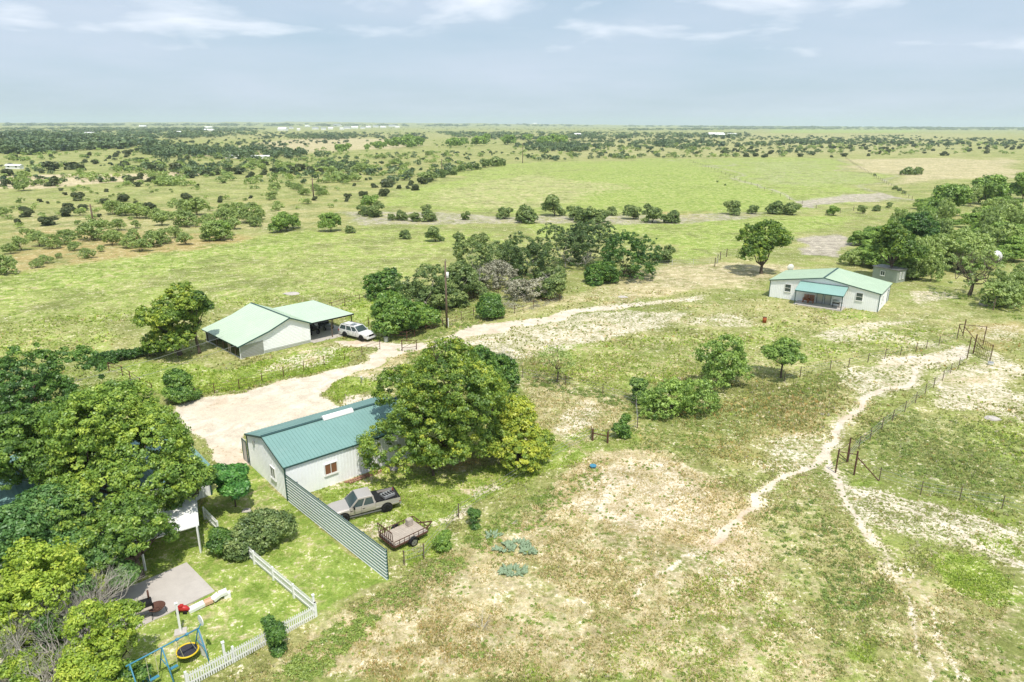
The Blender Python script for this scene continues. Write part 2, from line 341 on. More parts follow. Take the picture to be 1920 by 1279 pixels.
    reg(0,0.44,6,[(1530,640),(1640,615),(1740,640),(1760,655),(1660,640),(1560,650)])
    reg(0,0.44,8,[(1240,600),(1380,590),(1440,610),(1330,615)]); reg(1,.6,10,[(1230,500),(1360,490),(1500,500),(1440,520),(1300,545),(1200,560),(1100,580)])
    # --- foreground field
    reg(1,.62,26,[(1110,850),(1230,845),(1340,880),(1440,940),(1420,1040),(1560,1279),(500,1279),(560,1200),(740,1090),(900,1010),(1050,930)])
    reg(1,.85,16,[(1100,860),(1240,850),(1330,890),(1400,950),(1370,1020),(1250,1020),(1110,980),(1020,960)])
    reg(0,0.41,16,[(1120,880),(1240,865),(1330,910),(1350,990),(1200,1000),(1060,960)])
    reg(0,0.40,16,[(1290,1010),(1400,970),(1440,1000),(1380,1120),(1340,1090)])
    reg(5,.42,26,[(640,1170),(900,1120),(1000,1180),(900,1279),(560,1279)])
    for q in [[(1000,1140),(1070,1135),(1080,1165),(1020,1180)],[(1330,1040),(1480,1120),(1500,1279),(1250,1279),(1240,1180)],[(1120,1190),(1230,1150),(1250,1279),(1150,1279)],
              [(990,1250),(1040,1240),(1040,1279),(990,1279)]]: reg(2,.62,16,q)
    reg(3,0.30,24,[(1430,960),(1520,930),(1580,970),(1640,1060),(1760,1180),(1800,1279),(1500,1279),(1450,1150),(1400,1060)])
    reg(1,.5,24,[(1640,1080),(1920,1120),(1920,1279),(1700,1279)])
    reg(2,.92,8,[(1765,1045),(1840,1035),(1900,1080),(1920,1130),(1860,1140),(1800,1110)]); reg(2,.8,6,[(1800,1000),(1870,1000),(1920,1035),(1920,1050),(1830,1020)])
    reg(2,.75,6,[(1570,895),(1620,890),(1650,905),(1620,915),(1580,908)]); reg(2,.6,6,[(1750,935),(1830,945),(1920,975),(1920,990),(1800,955)])
    reg(2,.7,8,[(1580,1210),(1650,1205),(1640,1250),(1590,1250)])
    reg(3,0.41,12,[(1640,800),(1700,770),(1760,770),(1920,830),(1920,960),(1740,930),(1620,880),(1600,850)])
    reg(2,.42,12,[(1760,770),(1920,800),(1920,880),(1820,860)])
    reg(5,.30,14,[(1190,780),(1400,740),(1440,790),(1300,830),(1200,850)]); reg(3,0.28,12,[(1180,800),(1330,760),(1560,720),(1600,700),(1540,780),(1440,810),(1300,870),(1180,850)])
    reg(2,.6,10,[(1050,880),(1180,800),(1230,830),(1120,870)])
    # --- yard of the pickup, trailer and play lawn
    reg(2,.8,6,[(590,925),(720,890),(860,900),(1010,850),(1080,800),(1160,810),(1080,870),(960,930),(860,960),(820,1050),(750,1080),(740,1000),(640,975)])
    reg(0,0.56,5,[(680,980),(750,960),(760,985),(720,1005),(700,1010)]); reg(0,0.56,5,[(860,925),(930,915),(960,925),(900,940)]); reg(0,0.52,4,[(830,985),(890,965),(910,945),(880,945),(800,985)])
    reg(0,0.44,4,[(590,920),(720,880),(740,890),(640,925)])
    reg(5,.5,6,[(780,880),(900,860),(960,870),(860,890)])
    reg(3,0.33,8,[(500,1279),(700,1120),(790,1060),(930,990),(1100,880),(1150,850),(1130,900),(960,1010),(800,1110),(620,1240),(590,1279)])
    reg(2,1.0,3,[(405,900),(470,870),(540,940),(728,1090),(596,1160),(360,1279),(0,1279),(0,1000),(300,1010),(378,985)])
    reg(1,.45,8,[(430,930),(500,900),(540,960),(520,1000),(470,960)])
    reg(1,.30,8,[(330,1110),(470,1100),(590,1150),(440,1220),(290,1230)])
    # --- wheel ruts and scuffs worn into the bare dirt (channel 6)
    for q,w in [([(760,655),(900,624),(1050,592),(1200,571),(1300,562)],.12),([(760,649),(900,617),(1050,586),(1200,566)],.12),([(350,800),(450,760),(600,712),(740,665)],.16),([(390,830),(480,775),(620,722),(740,670)],.16),
        ([(430,840),(470,790),(560,768),(690,772)],.14),([(500,800),(560,775),(620,760)],.2),([(540,790),(600,783)],.12),([(340,790),(430,752),(560,714)],.12),([(700,690),(650,712),(628,730),(640,750)],.12),
        ([(1745,682),(1680,716),(1620,760),(1560,815)],.09),([(1780,668),(1720,690),(1650,735),(1600,775)],.09),([(640,648),(700,652),(750,655)],.12),([(900,640),(1050,612),(1180,592)],.2),([(960,660),(1100,632),(1220,606)],.2)]:
        reg(6,.75,1.5,q,w)
    reg(6,.55,4,[(548,765),(570,765),(580,776),(556,778)]); reg(6,.5,8,[(360,770),(520,735),(560,760),(430,800)]); reg(6,.42,8,[(560,790),(650,770),(700,772),(600,800)])
regions()
def seg_dist(X,Y,a,b):
    dx,dy=b[0]-a[0],b[1]-a[1]; L2=dx*dx+dy*dy+1e-9
    t=np.clip(((X-a[0])*dx+(Y-a[1])*dy)/L2,0,1); return np.hypot(X-a[0]-t*dx,Y-a[1]-t*dy)
def cover(X,Y):
    X=np.asarray(X,float); Y=np.asarray(Y,float); r=np.hypot(X,Y)
    ww=np.clip(r/60,.6,20)
    Xw=X+(vnoise(X,Y,6,21)-.5)*2.2*np.minimum(ww,1.6)+(vnoise(X,Y,1.6,22)-.5)*.7+(vnoise(X,Y,45,25)-.5)*np.clip((r-120)/8,0,60)
    Yw=Y+(vnoise(X,Y,6,23)-.5)*2.2*np.minimum(ww,1.6)+(vnoise(X,Y,1.6,24)-.5)*.7+(vnoise(X,Y,45,26)-.5)*np.clip((r-120)/8,0,60)
    out=np.zeros((7,len(X)))
    for ch,val,soft,w,line in POLY:
        s=soft*1.6*(1+min(2.2,max(0,(math.hypot(*w.mean(0))-180)/250))); mx=w.max(0); mn=w.min(0); c=(mx+mn)/2; rc=np.hypot(*c); sm=s*max(rc,40)/F+line
        pad=sm*6+2
        k=np.nonzero((Xw>mn[0]-pad)&(Xw<mx[0]+pad)&(Yw>mn[1]-pad)&(Yw<mx[1]+pad))[0]
        if len(k)==0: continue
        x,y=Xw[k],Yw[k]; sk=s*np.maximum(r[k],30)/F; n=len(w)
        d=np.full(len(k),1e9)
        for i in range(n if not line else n-1): d=np.minimum(d,seg_dist(x,y,w[i],w[(i+1)%n]))
        if line: m=np.clip((line+sk-d)/(2*sk),0,1)
        else:
            ins=np.zeros(len(k),bool)
            for i in range(n):
                x0,y0=w[i]; x1,y1=w[(i+1)%n]
                cr=((y0>y)!=(y1>y)); xx=(x1-x0)*(y-y0)/((y1-y0) if y1!=y0 else 1e-9)+x0
                ins^=cr&(x<xx)
            m=np.clip(.5+np.where(ins,d,-d)/(2*sk),0,1)
        m=m*m*(3-2*m)
        if ch==0 or val>=.9: 
            out[ch,k]=np.where(m>0,np.maximum(out[ch,k]*(1-m) if val==0 else out[ch,k],m*val),out[ch,k])
        else: out[ch,k]=out[ch,k]*(1-m)+m*max(val,0)
    return out
def ground_mat():
    t=NT('pasture_ground'); g=t.node('NewGeometry').outputs['Position']
    a=t.attr('cover_a'); b=t.attr('cover_b')
    sa=t.node('SeparateColor'); t.l.new(a.outputs['Color'],sa.inputs[0]); sb=t.node('SeparateColor'); t.l.new(b.outputs['Color'],sb.inputs[0])
    nf=t.noise(g,2.6,5,.62); nm=t.noise(g,.55,5,.6,.6); nl=t.noise(g,.07,4,.55,.5); nx=t.noise(g,.011,4,.55)
    nf2=t.noise(g,6.5,3,.6); nh=t.noise(g,17.,3,.7); mp=t.node('Mapping'); mp.inputs['Location'].default_value=(31,17,5); t.l.new(g,mp.inputs[0]); nq=t.noise(mp.outputs[0],1.1,5,.65,.8); nr=t.noise(mp.outputs[0],.22,4,.6,.5)
    def lev(x,k): return t.math('MULTIPLY',t.math('SUBTRACT',x,.5),k)
    mixn=lambda *p:(lambda s:s)(None) 
    def sel(w,n,sharp=3.2):
        s=t.math('ADD',w,n); return t.math('MULTIPLY_ADD',t.math('SUBTRACT',s,.5),sharp,.5,True)
    n_a=t.math('ADD',lev(nf,2.6),t.math('ADD',lev(nm,1.3),lev(nf2,1.6))); n_b=t.math('ADD',lev(nq,2.0),t.math('ADD',lev(nr,1.2),lev(nf,.5))); n_c=t.math('ADD',lev(nr,1.6),t.math('ADD',lev(nl,1.2),lev(nf2,.8)))
    n_d=t.math('ADD',lev(nm,1.8),lev(nf2,1.3))
    # base pasture
    base=t.mix(sel(.5,t.math('ADD',lev(nl,2.4),lev(nf,.9)),2.),(.235,.262,.078),(.37,.355,.145))
    base=t.mix(sel(.40,t.math('ADD',lev(nr,2.),lev(nf2,1.5)),2.2),base,(.225,.285,.066))
    lush=t.mix(sel(.5,n_d,1.8),(.19,.285,.048),(.34,.405,.10)); lush=t.mix(sel(.22,n_b,2.),lush,(.42,.395,.165))
    straw=t.mix(sel(.5,n_d,1.8),(.45,.37,.215),(.66,.555,.385)); straw=t.mix(sel(.25,n_b,2.),straw,(.33,.31,.115))
    olive=t.mix(sel(.5,n_d,1.8),(.18,.23,.085),(.33,.355,.155))
    grey=t.mix(sel(.5,n_d,1.6),(.33,.29,.24),(.46,.42,.33))
    orange=t.mix(sel(.5,n_d,1.6),(.36,.245,.105),(.50,.38,.18)); orange=t.mix(sel(.22,n_c,2.),orange,(.27,.27,.09))
    dirt=t.mix(sel(.5,n_d,1.4),(.58,.50,.395),(.76,.68,.56)); dirt=t.mix(sel(.2,n_c,2.),dirt,(.56,.42,.30)); dirt=t.mix(sel(.10,t.math('ADD',lev(nf,2.5),lev(nr,1.)),2.5),dirt,(.36,.30,.20))
    c=base
    c=t.mix(sel(sa.outputs[2],n_c,2.4),c,lush)
    c=t.mix(sel(a.outputs['Alpha'],n_b,2.4),c,olive)
    c=t.mix(sel(sb.outputs[1],n_c,2.2),c,orange)
    c=t.mix(sel(sa.outputs[1],n_b,2.4),c,straw)
    c=t.mix(sel(sb.outputs[0],n_b,2.4),c,grey)
    wd=sa.outputs[0]; c=t.mix(sel(wd,t.math('MULTIPLY',n_a,t.math('SUBTRACT',1.22,wd)),2.6),c,dirt)
    c=t.mix(t.math('MULTIPLY',sel(sb.outputs[2],n_d,2.4),.6),c,t.mix(nf,(.50,.40,.29),(.66,.56,.43)))
    c=t.mix(.5,c,t.mix(nx,(.86,.88,.82),(1.1,1.08,1.1)),'MULTIPLY')
    mo=t.math('MULTIPLY_ADD',t.math('ADD',t.math('ADD',lev(nf,.9),lev(nh,1.)),t.math('ADD',lev(nm,.55),t.math('ADD',lev(nr,.45),lev(nl,.35)))),t.math('SUBTRACT',1.35,t.math('MULTIPLY',wd,.75)),1.0)
    cm=t.node('CombineXYZ'); [t.l.new(mo,cm.inputs[i_]) for i_ in range(3)]; c=t.mix(1.,c,cm.outputs[0],'MULTIPLY')
    h=t.math('ADD',t.math('MULTIPLY',nf,.5),t.math('ADD',t.math('MULTIPLY',nf2,.3),t.math('MULTIPLY',nm,.8)))
    return t.prin(c,.95,0,.1,h,.9,.16)
def make_ground():
    f=np.concatenate([np.arange(-44,44.01,.16),np.arange(45.5,315.6,1.5)])*math.pi/180
    rr=np.concatenate([[1.],np.geomspace(4,24,14)[:-1],24*1.0052**np.arange(0,620)]); r0=rr[-1]; rr=np.concatenate([rr,np.geomspace(r0,16000,240)[1:]])
    A,Rr=np.meshgrid(f,rr); x=(np.sin(A)*Rr).ravel(); y=(np.cos(A)*Rr).ravel(); n=len(f); m=len(rr)
    z=terr(x,y); r=Rr.ravel()
    near=np.clip((r-20)/10,0,1)*np.clip((170-r)/60,0,1)
    cv=np.zeros((7,len(x))); k=np.nonzero(y>10)[0]; cv[:,k]=cover(x[k],y[k]); cv=cv.clip(0,1)
    z=z+near*(1-cv[0])*((vnoise(x,y,1.1,31)-.5)*.10+(vnoise(x,y,.55,32)-.5)*.07)-near*cv[0]*.04
    i=np.arange(m-1)[:,None]*n; j=np.arange(n)[None,:]; j2=(j+1)%n
    q=np.stack([i+j,i+j2,i+n+j2,i+n+j],-1).reshape(-1,4)[:,::-1]
    me=np_mesh('ground',np.stack([x,y,z],1),q,True,{'cover_a':('FLOAT_COLOR',np.stack([cv[0],cv[1],cv[2],cv[3]],1)),'cover_b':('FLOAT_COLOR',np.stack([cv[4],cv[5],cv[6],np.ones(len(x))],1))})
    me.materials.append(ground_mat()); o=bpy.data.objects.new('ground',me); C.objects.link(o); o['kind']='structure'
make_ground()
# ------------------------------------------------------------ foliage
def leaf_quads(Cn,Nn,size,tint,g,asp=.55):
    """one small rhombus leaf per centre; returns verts, quads, tint per vertex"""
    n=len(Cn); d=g.normal(size=(n,3)); d-=Nn*(d*Nn).sum(1,keepdims=True); d/=np.linalg.norm(d,axis=1,keepdims=True)+1e-9
    e=np.cross(Nn,d); s=(size*g.uniform(.65,1.35,n))[:,None]
    V=np.stack([Cn+d*s,Cn+e*s*asp,Cn-d*s,Cn-e*s*asp],1).reshape(-1,3)
    return V,np.arange(4*n).reshape(-1,4),np.repeat(tint,4)
def unit(g,n,zmin=-1.):
    v=g.normal(size=(n*3,3)); v/=np.linalg.norm(v,axis=1,keepdims=True); return v[v[:,2]>zmin][:n]
def crown_arrays(g,R_,z0,z1,lobes=9,clumps=26,leaves=34,leaf=.13,clump=.5,sy=1.,lobe_r=.45,spread=.66,flat=.9,base_tint=.45):
    """crown = lobes > clumps > leaves. returns arrays + lobe centres"""
    hz=(z1-z0)/2; zc=(z0+z1)/2; LC=[]
    for i in range(lobes):
        a=i*2.399+g.uniform(-.4,.4); q=math.sqrt((i+.5)/lobes)*spread*g.uniform(.85,1.15)
        zz=g.uniform(-.6,.72)-.28*q*q+.22*(1-q)
        LC.append((math.cos(a)*q*R_,math.sin(a)*q*R_*sy,zc+zz*hz))
    LC.append((0,0,zc+.35*hz)); LC=np.array(LC); LC[:,:2]+=g.normal(0,.09*R_,(len(LC),2)); LC=LC[g.uniform(0,1,len(LC))<.86] if lobes>9 else LC; lr=lobe_r*R_*g.uniform(.6,1.3,len(LC)); lz=np.minimum(lr*flat,hz*.85)
    CC=[];CD=[]
    for c,r,q in zip(LC,lr,lz):
        u=unit(g,int(clumps*(r/(lobe_r*R_))**2)+3,-.45); p=c+u*np.array([r,r*sy,q])*g.uniform(.8,1.1,(len(u),1))
        CC.append(p); CD.append(u)
    CC=np.concatenate(CC); CD=np.concatenate(CD)
    keep=np.ones(len(CC),bool)
    for c,r,q in zip(LC,lr,lz): keep&=(((CC-c)/np.array([r,r*sy,q]))**2).sum(1)>.5
    keep&=CC[:,2]>max(z0*.8,.05); CC=CC[keep]; CD=CD[keep]; n=len(CC)
    ct=base_tint+g.normal(0,.17,n)+(vnoise(CC[:,0]+50,CC[:,1]+CC[:,2]+50,R_*.5,int(lobes))-.5)*.35; cs=clump*g.uniform(.45,1.35,n)
    idx=np.repeat(np.arange(n),leaves); m=len(idx)
    u=g.normal(size=(m,3)); u/=np.linalg.norm(u,axis=1,keepdims=True); rad=g.uniform(.25,1,m)**.5
    P=CC[idx]+u*(rad*cs[idx])[:,None]*np.array([1,1,.6])
    N=u*.9+np.array([0,0,.45])+CD[idx]*.4+g.normal(0,.55,(m,3)); N/=np.linalg.norm(N,axis=1,keepdims=True)
    V,Q,T=leaf_quads(P,N,leaf,np.clip(ct[idx]+g.normal(0,.12,m),0,1),g)
    return V,Q,T,LC,CC
def crown_mesh(name,V,Q,T,m):
    me=np_mesh(name,V,Q,False,{'tint':('FLOAT',T)}); me.materials.append(m); return me
def limbs(mb,g,top,LC,r,base=(0,0,0),k=7,seg=4,n=6):
    """tapered trunk that forks into limbs reaching the lobes"""
    b=Vector(base); t=Vector((base[0]+g.uniform(-.1,.1)*top,base[1]+g.uniform(-.1,.1)*top,top))
    mb.tube([b-Vector((0,0,.25)),b+Vector((0,0,.08*top)),b.lerp(t,.5)+Vector((g.uniform(-.05,.05)*top,0,0)),t],[r*1.5,r*1.12,r*.9,r*.78],n+2)
    for c in LC[:k]:
        c=Vector(c); p=[t]
        for i in range(1,seg+1):
            f=i/seg; q=t.lerp(c,f); q.z+=math.sin(f*math.pi)*-.08*(c-t).length; q+=Vector(g.normal(0,.05*(c-t).length,3)); p.append(q)
        mb.tube(p,[r*.55*(1-.8*i/seg) for i in range(seg+1)],n)
        for i in range(1,seg):
            d=Vector(g.normal(0,1,3)); d.z=abs(d.z)*.6; d.normalize(); L_=(c-t).length*.35
            mb.tube([p[i],p[i]+d*L_*.5+Vector((0,0,.05)),p[i]+d*L_],[r*.2,r*.13,r*.05],4)
def branching(mb,g,p,d,L_,r,lev,spread=.6,nb=3,up=.15):
    p=Vector(p); d=Vector(d).normalized(); pts=[p]; q=p.copy(); dd=d.copy()
    for i in range(3):
        dd=(dd+Vector(g.normal(0,.16,3))+Vector((0,0,up*.3))).normalized(); q=q+dd*L_/3; pts.append(q.copy())
    mb.tube(pts,[r,r*.85,r*.7,r*.5],5 if lev>1 else 3,cap=False)
    if lev<=0: return
    for i in range(nb):
        a=Vector(g.normal(0,1,3)); a=(a-dd*a.dot(dd)).normalized(); nd=(dd+a*spread*g.uniform(.6,1.4)+Vector((0,0,up))).normalized()
        s=pts[-1] if i<2 else pts[2]; branching(mb,g,s,nd,L_*g.uniform(.6,.82),r*.5,lev-1,spread,nb,up)
def big_tree(name,label,cat,loc,R_,Ht,seed,mt,z0=None,tr=.3,sy=1.,rz=0.,group=None,dead=0,kbark='bark',**kw):
    g=np.random.default_rng(seed); z0=Ht*.28 if z0 is None else z0
    V,Q,T,LC,CC=crown_arrays(g,R_,z0,Ht,sy=sy,**kw)
    root=thing(name,label,cat,loc,0,group); o=root.name
    me=crown_mesh(name+'_crown',V,Q,T,LM[mt]); c=bpy.data.objects.new('crown',me); C.objects.link(c); c.parent=root; c.rotation_euler.z=rz
    mb=MB(); limbs(mb,g,max(z0*1.05,Ht*.16),LC,tr,k=min(8,len(LC)))
    for i in range(dead): 
        p=LC[i%len(LC)]; branching(mb,g,p,(g.normal(),g.normal(),1.2),Ht*.2,tr*.2,2,.7)
    t=mb.build('trunk',M[kbark],root,True,world=False); t.rotation_euler.z=rz
    return root
def bare_tree(name,label,cat,loc,Ht,seed,lev=4,r=.16,stems=1,group=None,spread=.6,lean=(0,0),up=.15,m='deadwood',length=None):
    g=np.random.default_rng(seed); root=thing(name,label,cat,loc,0,group); mb=MB(); Ls=length or Ht/2.9
    for s in range(stems):
        a=g.uniform(0,6.28); k=.0 if stems==1 else g.uniform(.25,.8)
        branching(mb,g,(math.cos(a)*.15*k,math.sin(a)*.15*k,-.1),(math.cos(a)*k+lean[0],math.sin(a)*k+lean[1],1),Ls,r,lev,spread,3,up)
    mb.build('branches',M[m],root,True,world=False); return root
def pt(x,y,z):  # ground point under what shows at x,y at height z
    p=at(x,y,z); return Vector((p.x,p.y,float(terr(p.x,p.y))))
# --- the big trees round the yard
OK=dict(lobes=20,clumps=74,leaves=72,leaf=.108,clump=.46,lobe_r=.34)
big_tree('oak_tree','huge dark green oak spreading over the teal roofed house in the lower left','tree',pt(215,866,6.),6.1,10.,11,'oak',**{**OK,'lobes':28,'clumps':92})
big_tree('oak_tree','broad oak at the left edge, left of the huge oak over the house','tree',pt(75,850,6.),5.8,9.2,12,'oak',**OK)
big_tree('oak_tree','bluish dark oak behind the oaks at the left edge, nearest the wire fence corner','tree',pt(50,735,5.),5.6,7.6,13,'deep',**{**OK,'leaf':.13,'clumps':34,'base_tint':.4})
big_tree('oak_tree','dark oak bough mass just left of the patio slab corner','tree',pt(245,995,3.6),3.6,6.4,14,'oak',z0=1.3,**{**OK,'lobes':8,'clumps':36})
big_tree('oak_tree','lower oak crown reaching right over the teal house roof toward the workshop','tree',pt(350,912,3.2),2.5,4.9,45,'oak',z0=2.0,tr=.2,**{**OK,'lobes':10,'clumps':50})
big_tree('shade_tree','blue green leafy tree at the left edge above the yellow green tree','tree',pt(62,985,5.),3.9,6.9,15,'bluish',z0=1.4,**{**OK,'lobes':8,'clumps':80,'base_tint':.45})
big_tree('shade_tree','small blue green tree between the bare brush and the patio','tree',pt(195,1060,2.4),1.8,4.4,16,'bluish',z0=1.0,tr=.12,**{**OK,'lobes':6,'clumps':52,'leaf':.10,'clump':.38})
big_tree('hackberry_tree','tall yellow green tree left of the patio in the bottom left corner','tree',pt(88,1085,4.2),3.3,6.4,17,'lime',z0=.3,flat=1.2,tr=.16,lobes=8,clumps=72,leaves=46,leaf=.095,clump=.36)
big_tree('hackberry_tree','slender yellow green tree left of the blue swing set','tree',pt(212,1200,2.3),1.75,4.6,18,'lime',z0=.1,flat=1.3,tr=.1,lobes=6,clumps=52,leaves=44,leaf=.085,clump=.32)
big_tree('hackberry_tree','low yellow green tree at the very bottom left edge','tree',pt(50,1265,1.6),1.1,3.0,19,'lime',z0=.3,tr=.1,lobes=5,clumps=44,leaves=44,leaf=.085,clump=.3)
big_tree('hackberry_tree','darker green low growth under the slender tree beside the swing set','shrub',pt(250,1262,1.0),.9,2.0,20,'deep',z0=.2,tr=.06,lobes=5,clumps=40,leaves=44,leaf=.08,clump=.28,base_tint=.6)
for i,(x,y,h,s,lb) in enumerate([(130,1215,5.2,31,'dense grey leafless brush beside the slender yellow green tree'),(55,1190,5.,32,'grey leafless tree at the left edge below the tall yellow green tree'),
        (185,1130,4.4,33,'grey leafless tree against the left end of the patio'),(95,1275,3.6,34,'twiggy grey brush at the bottom edge in the left corner'),(160,1170,5.,36,'tangled grey leafless brush between the two yellow green trees'),(25,1235,4.8,37,'leafless grey brush cut by the left edge near the corner')]):
    bare_tree('bare_tree',lb,'tree',pt(x,y,h*.35),h,s,lev=4,r=.10,stems=9,spread=.5,length=h/3.0)
big_tree('oak_tree','large rounded oak with yellowish leaves overhanging the right end of the teal roofed workshop','tree',pt(838,792,4.0),6.6,9.4,21,'golden',z0=.4,tr=.42,**{**OK,'lobes':28,'clumps':96,'base_tint':.36,'dead':3})
big_tree('oak_tree','smaller golden leaved oak on the right flank of the large workshop oak','tree',pt(972,818,2.8),3.4,5.3,22,'golden',z0=.0,tr=.2,**{**OK,'lobes':8,'clumps':68,'leaf':.105,'clump':.42,'base_tint':.56,'lobe_r':.42})
big_tree('oak_tree','low leafy yellowish sprout oak at the foot of the large workshop oak','tree',pt(812,862,1.6),1.7,3.4,23,'golden',z0=.5,tr=.14,**{**OK,'lobes':6,'clumps':48,'leaf':.10,'clump':.36,'base_tint':.55})
big_tree('cedar_tree','dark green dense tree behind the large workshop oak','tree',pt(922,715,3.6),2.9,7.4,24,'deep',z0=.6,tr=.2,lobes=9,clumps=80,leaves=44,leaf=.12,clump=.42,flat=1.2)
bare_tree('bare_tree','grey dead branches rising in front of the dark tree behind the workshop oak','tree',pt(925,690,4.5),8.2,35,lev=4,r=.16,stems=3,spread=.65)
big_tree('oak_tree','lopsided oak with a yellow flank left of the mint roofed shed','tree',pt(330,618,3.6),4.7,9.8,25,'golden',z0=-.6,tr=.34,**{**OK,'lobes':16,'clumps':60,'leaf':.15,'leaves':50,'base_tint':.32})
big_tree('oak_tree','small upright oak crown leaning over the shed roof edge','tree',pt(362,575,6.6),2.3,9.9,26,'golden',z0=3.6,tr=.2,**{**OK,'lobes':6,'clumps':56,'leaf':.15,'base_tint':.3})
big_tree('round_shrub','rounded dark green shrub beside the driveway left of the apron','shrub',pt(333,728,1.6),2.0,3.6,27,'deep',z0=-.5,tr=.1,lobes=9,clumps=72,leaves=44,leaf=.12,clump=.36,flat=1.,base_tint=.62)
big_tree('sumac_tree','feathery bright green small tree beside the workshop gable','tree',at(442,950),1.75,3.6,28,'frond',z0=.3,tr=.07,lobes=7,clumps=60,leaves=40,leaf=.16,clump=.36,flat=.6,base_tint=.6)
big_tree('bush','broad mottled green bush growing over the white picket fence','bush',pt(478,1000,1.1),2.0,2.5,29,'brush',z0=-.4,tr=.08,lobes=9,clumps=68,leaves=44,leaf=.085,clump=.32,base_tint=.45,sy=.8)
big_tree('bush','dark green bush at the foot of the picket fence, left of the mottled bush','bush',pt(415,1018,.9),1.05,2.1,30,'deep',z0=-.4,tr=.06,lobes=6,clumps=52,leaves=44,leaf=.085,clump=.28,base_tint=.4)
big_tree('bush','small round dark bush right of the flatbed trailer','bush',pt(828,1014,.8),.62,1.5,41,'deep',z0=-.4,tr=.05,lobes=5,clumps=40,leaves=40,leaf=.07,clump=.2,flat=1.,base_tint=.75)
big_tree('bush','dark spiky bush in the weeds right of the pickup','bush',pt(889,976,.5),.5,1.3,42,'deep',z0=-.4,tr=.04,lobes=4,clumps=28,leaves=34,leaf=.07,clump=.2,flat=1.2,base_tint=.4)
big_tree('bush','upright dark bush next to the small timber gate frame','bush',pt(1168,803,1.),.95,2.6,43,'deep',z0=-.4,tr=.06,lobes=5,clumps=44,leaves=36,leaf=.10,clump=.28,flat=1.2,base_tint=.55)
big_tree('cedar_tree','small dark cedar in front of the white picket fence','tree',pt(515,1190,1.1),.68,2.9,144,'deep',z0=-.9,tr=.06,lobes=6,clumps=52,leaves=40,leaf=.075,clump=.24,flat=1.3,base_tint=.5,spread=.45)
for x,y,z,R_,h,sd,m_,lb in [(28,1165,3.,1.9,4.6,201,'lime','yellow green tree cut by the left edge below the tallest one'),(140,1120,2.6,1.3,4.0,202,'bluish','small blue green tree hemmed in by grey brush'),
    (150,1262,1.8,1.35,3.2,203,'lime','low yellow green bush between the brush and the bottom edge'),(95,1185,2.4,1.2,3.8,204,'deep','dark green bush in the middle of the grey brush'),(205,1278,1.4,1.1,2.8,205,'lime','yellow green bush at the bottom edge nearest the blue toy chair')]:
    big_tree('hackberry_tree',lb,'tree',pt(x,y,z),R_,h,sd,m_,z0=-.3,flat=1.2,tr=.1,lobes=7,clumps=60,leaves=42,leaf=.085,clump=.34)
# --- around the house and the shed
big_tree('oak_tree','spreading dark oak standing alone left of the white house','tree',at(1427,513),6.2,9.8,151,'golden',z0=1.6,tr=.36,**{**OK,'lobes':12,'clumps':64,'leaves':36,'leaf':.19,'clump':.62,'base_tint':.12})
big_tree('oak_tree','tall oak growing over the grey cabin behind the white house','tree',at(1668,524),4.9,10.4,52,'golden',z0=3.0,tr=.34,**{**OK,'lobes':11,'clumps':64,'leaves':36,'leaf':.2,'clump':.62,'base_tint':.12})
big_tree('oak_tree','very dark broad oak behind the oak over the grey cabin','tree',at(1705,478),6.8,9.6,53,'deep',z0=2.,tr=.36,**{**OK,'lobes':12,'clumps':64,'leaves':36,'leaf':.24,'clump':.7,'base_tint':.35})
big_tree('mesquite_tree','half dead thorny tree with grey twigs right of the white house','tree',at(1817,556),6.2,6.8,54,'mesq',z0=2.4,tr=.33,lobes=10,clumps=10,leaves=26,leaf=.18,clump=.6,base_tint=.35,dead=26)
big_tree('mesquite_tree','airy bright green tree behind the half dead thorny tree','tree',at(1795,508),6.6,7.6,55,'mesq',z0=1.6,tr=.24,lobes=11,clumps=52,leaves=32,leaf=.22,clump=.7,base_tint=.75)
big_tree('mesquite_tree','round airy mesquite beside the fence, left one of a pair','tree',pt(1356,690,2.2),3.5,5.0,56,'fresh',z0=-.2,tr=.13,lobes=9,clumps=52,leaves=30,leaf=.13,clump=.46,base_tint=.5)
big_tree('mesquite_tree','umbrella shaped mesquite with one clear trunk, right one of a pair by the fence','tree',at(1464,708),2.7,4.6,57,'fresh',z0=1.6,tr=.14,lobes=8,clumps=52,leaves=30,leaf=.13,clump=.42,base_tint=.45,flat=.6)
big_tree('mesquite_tree','broad low mesquite clump in the grass below the pair by the fence','shrub',pt(1262,748,1.6),3.7,3.5,58,'fresh',z0=-.5,tr=.12,lobes=9,clumps=52,leaves=30,leaf=.12,clump=.42,base_tint=.45,sy=.7)
big_tree('mesquite_tree','small dense mesquite at the left end of the low clump','shrub',pt(1203,728,1.6),1.35,3.0,59,'fresh',z0=-.1,tr=.09,lobes=6,clumps=44,leaves=30,leaf=.12,clump=.36,base_tint=.4)
big_tree('mesquite_tree','thin see through mesquite right of the dark tree behind the workshop oak','tree',at(1045,716),3.0,4.4,60,'mesq',z0=1.5,tr=.11,lobes=8,clumps=14,leaves=24,leaf=.10,clump=.42,base_tint=.85,dead=10)
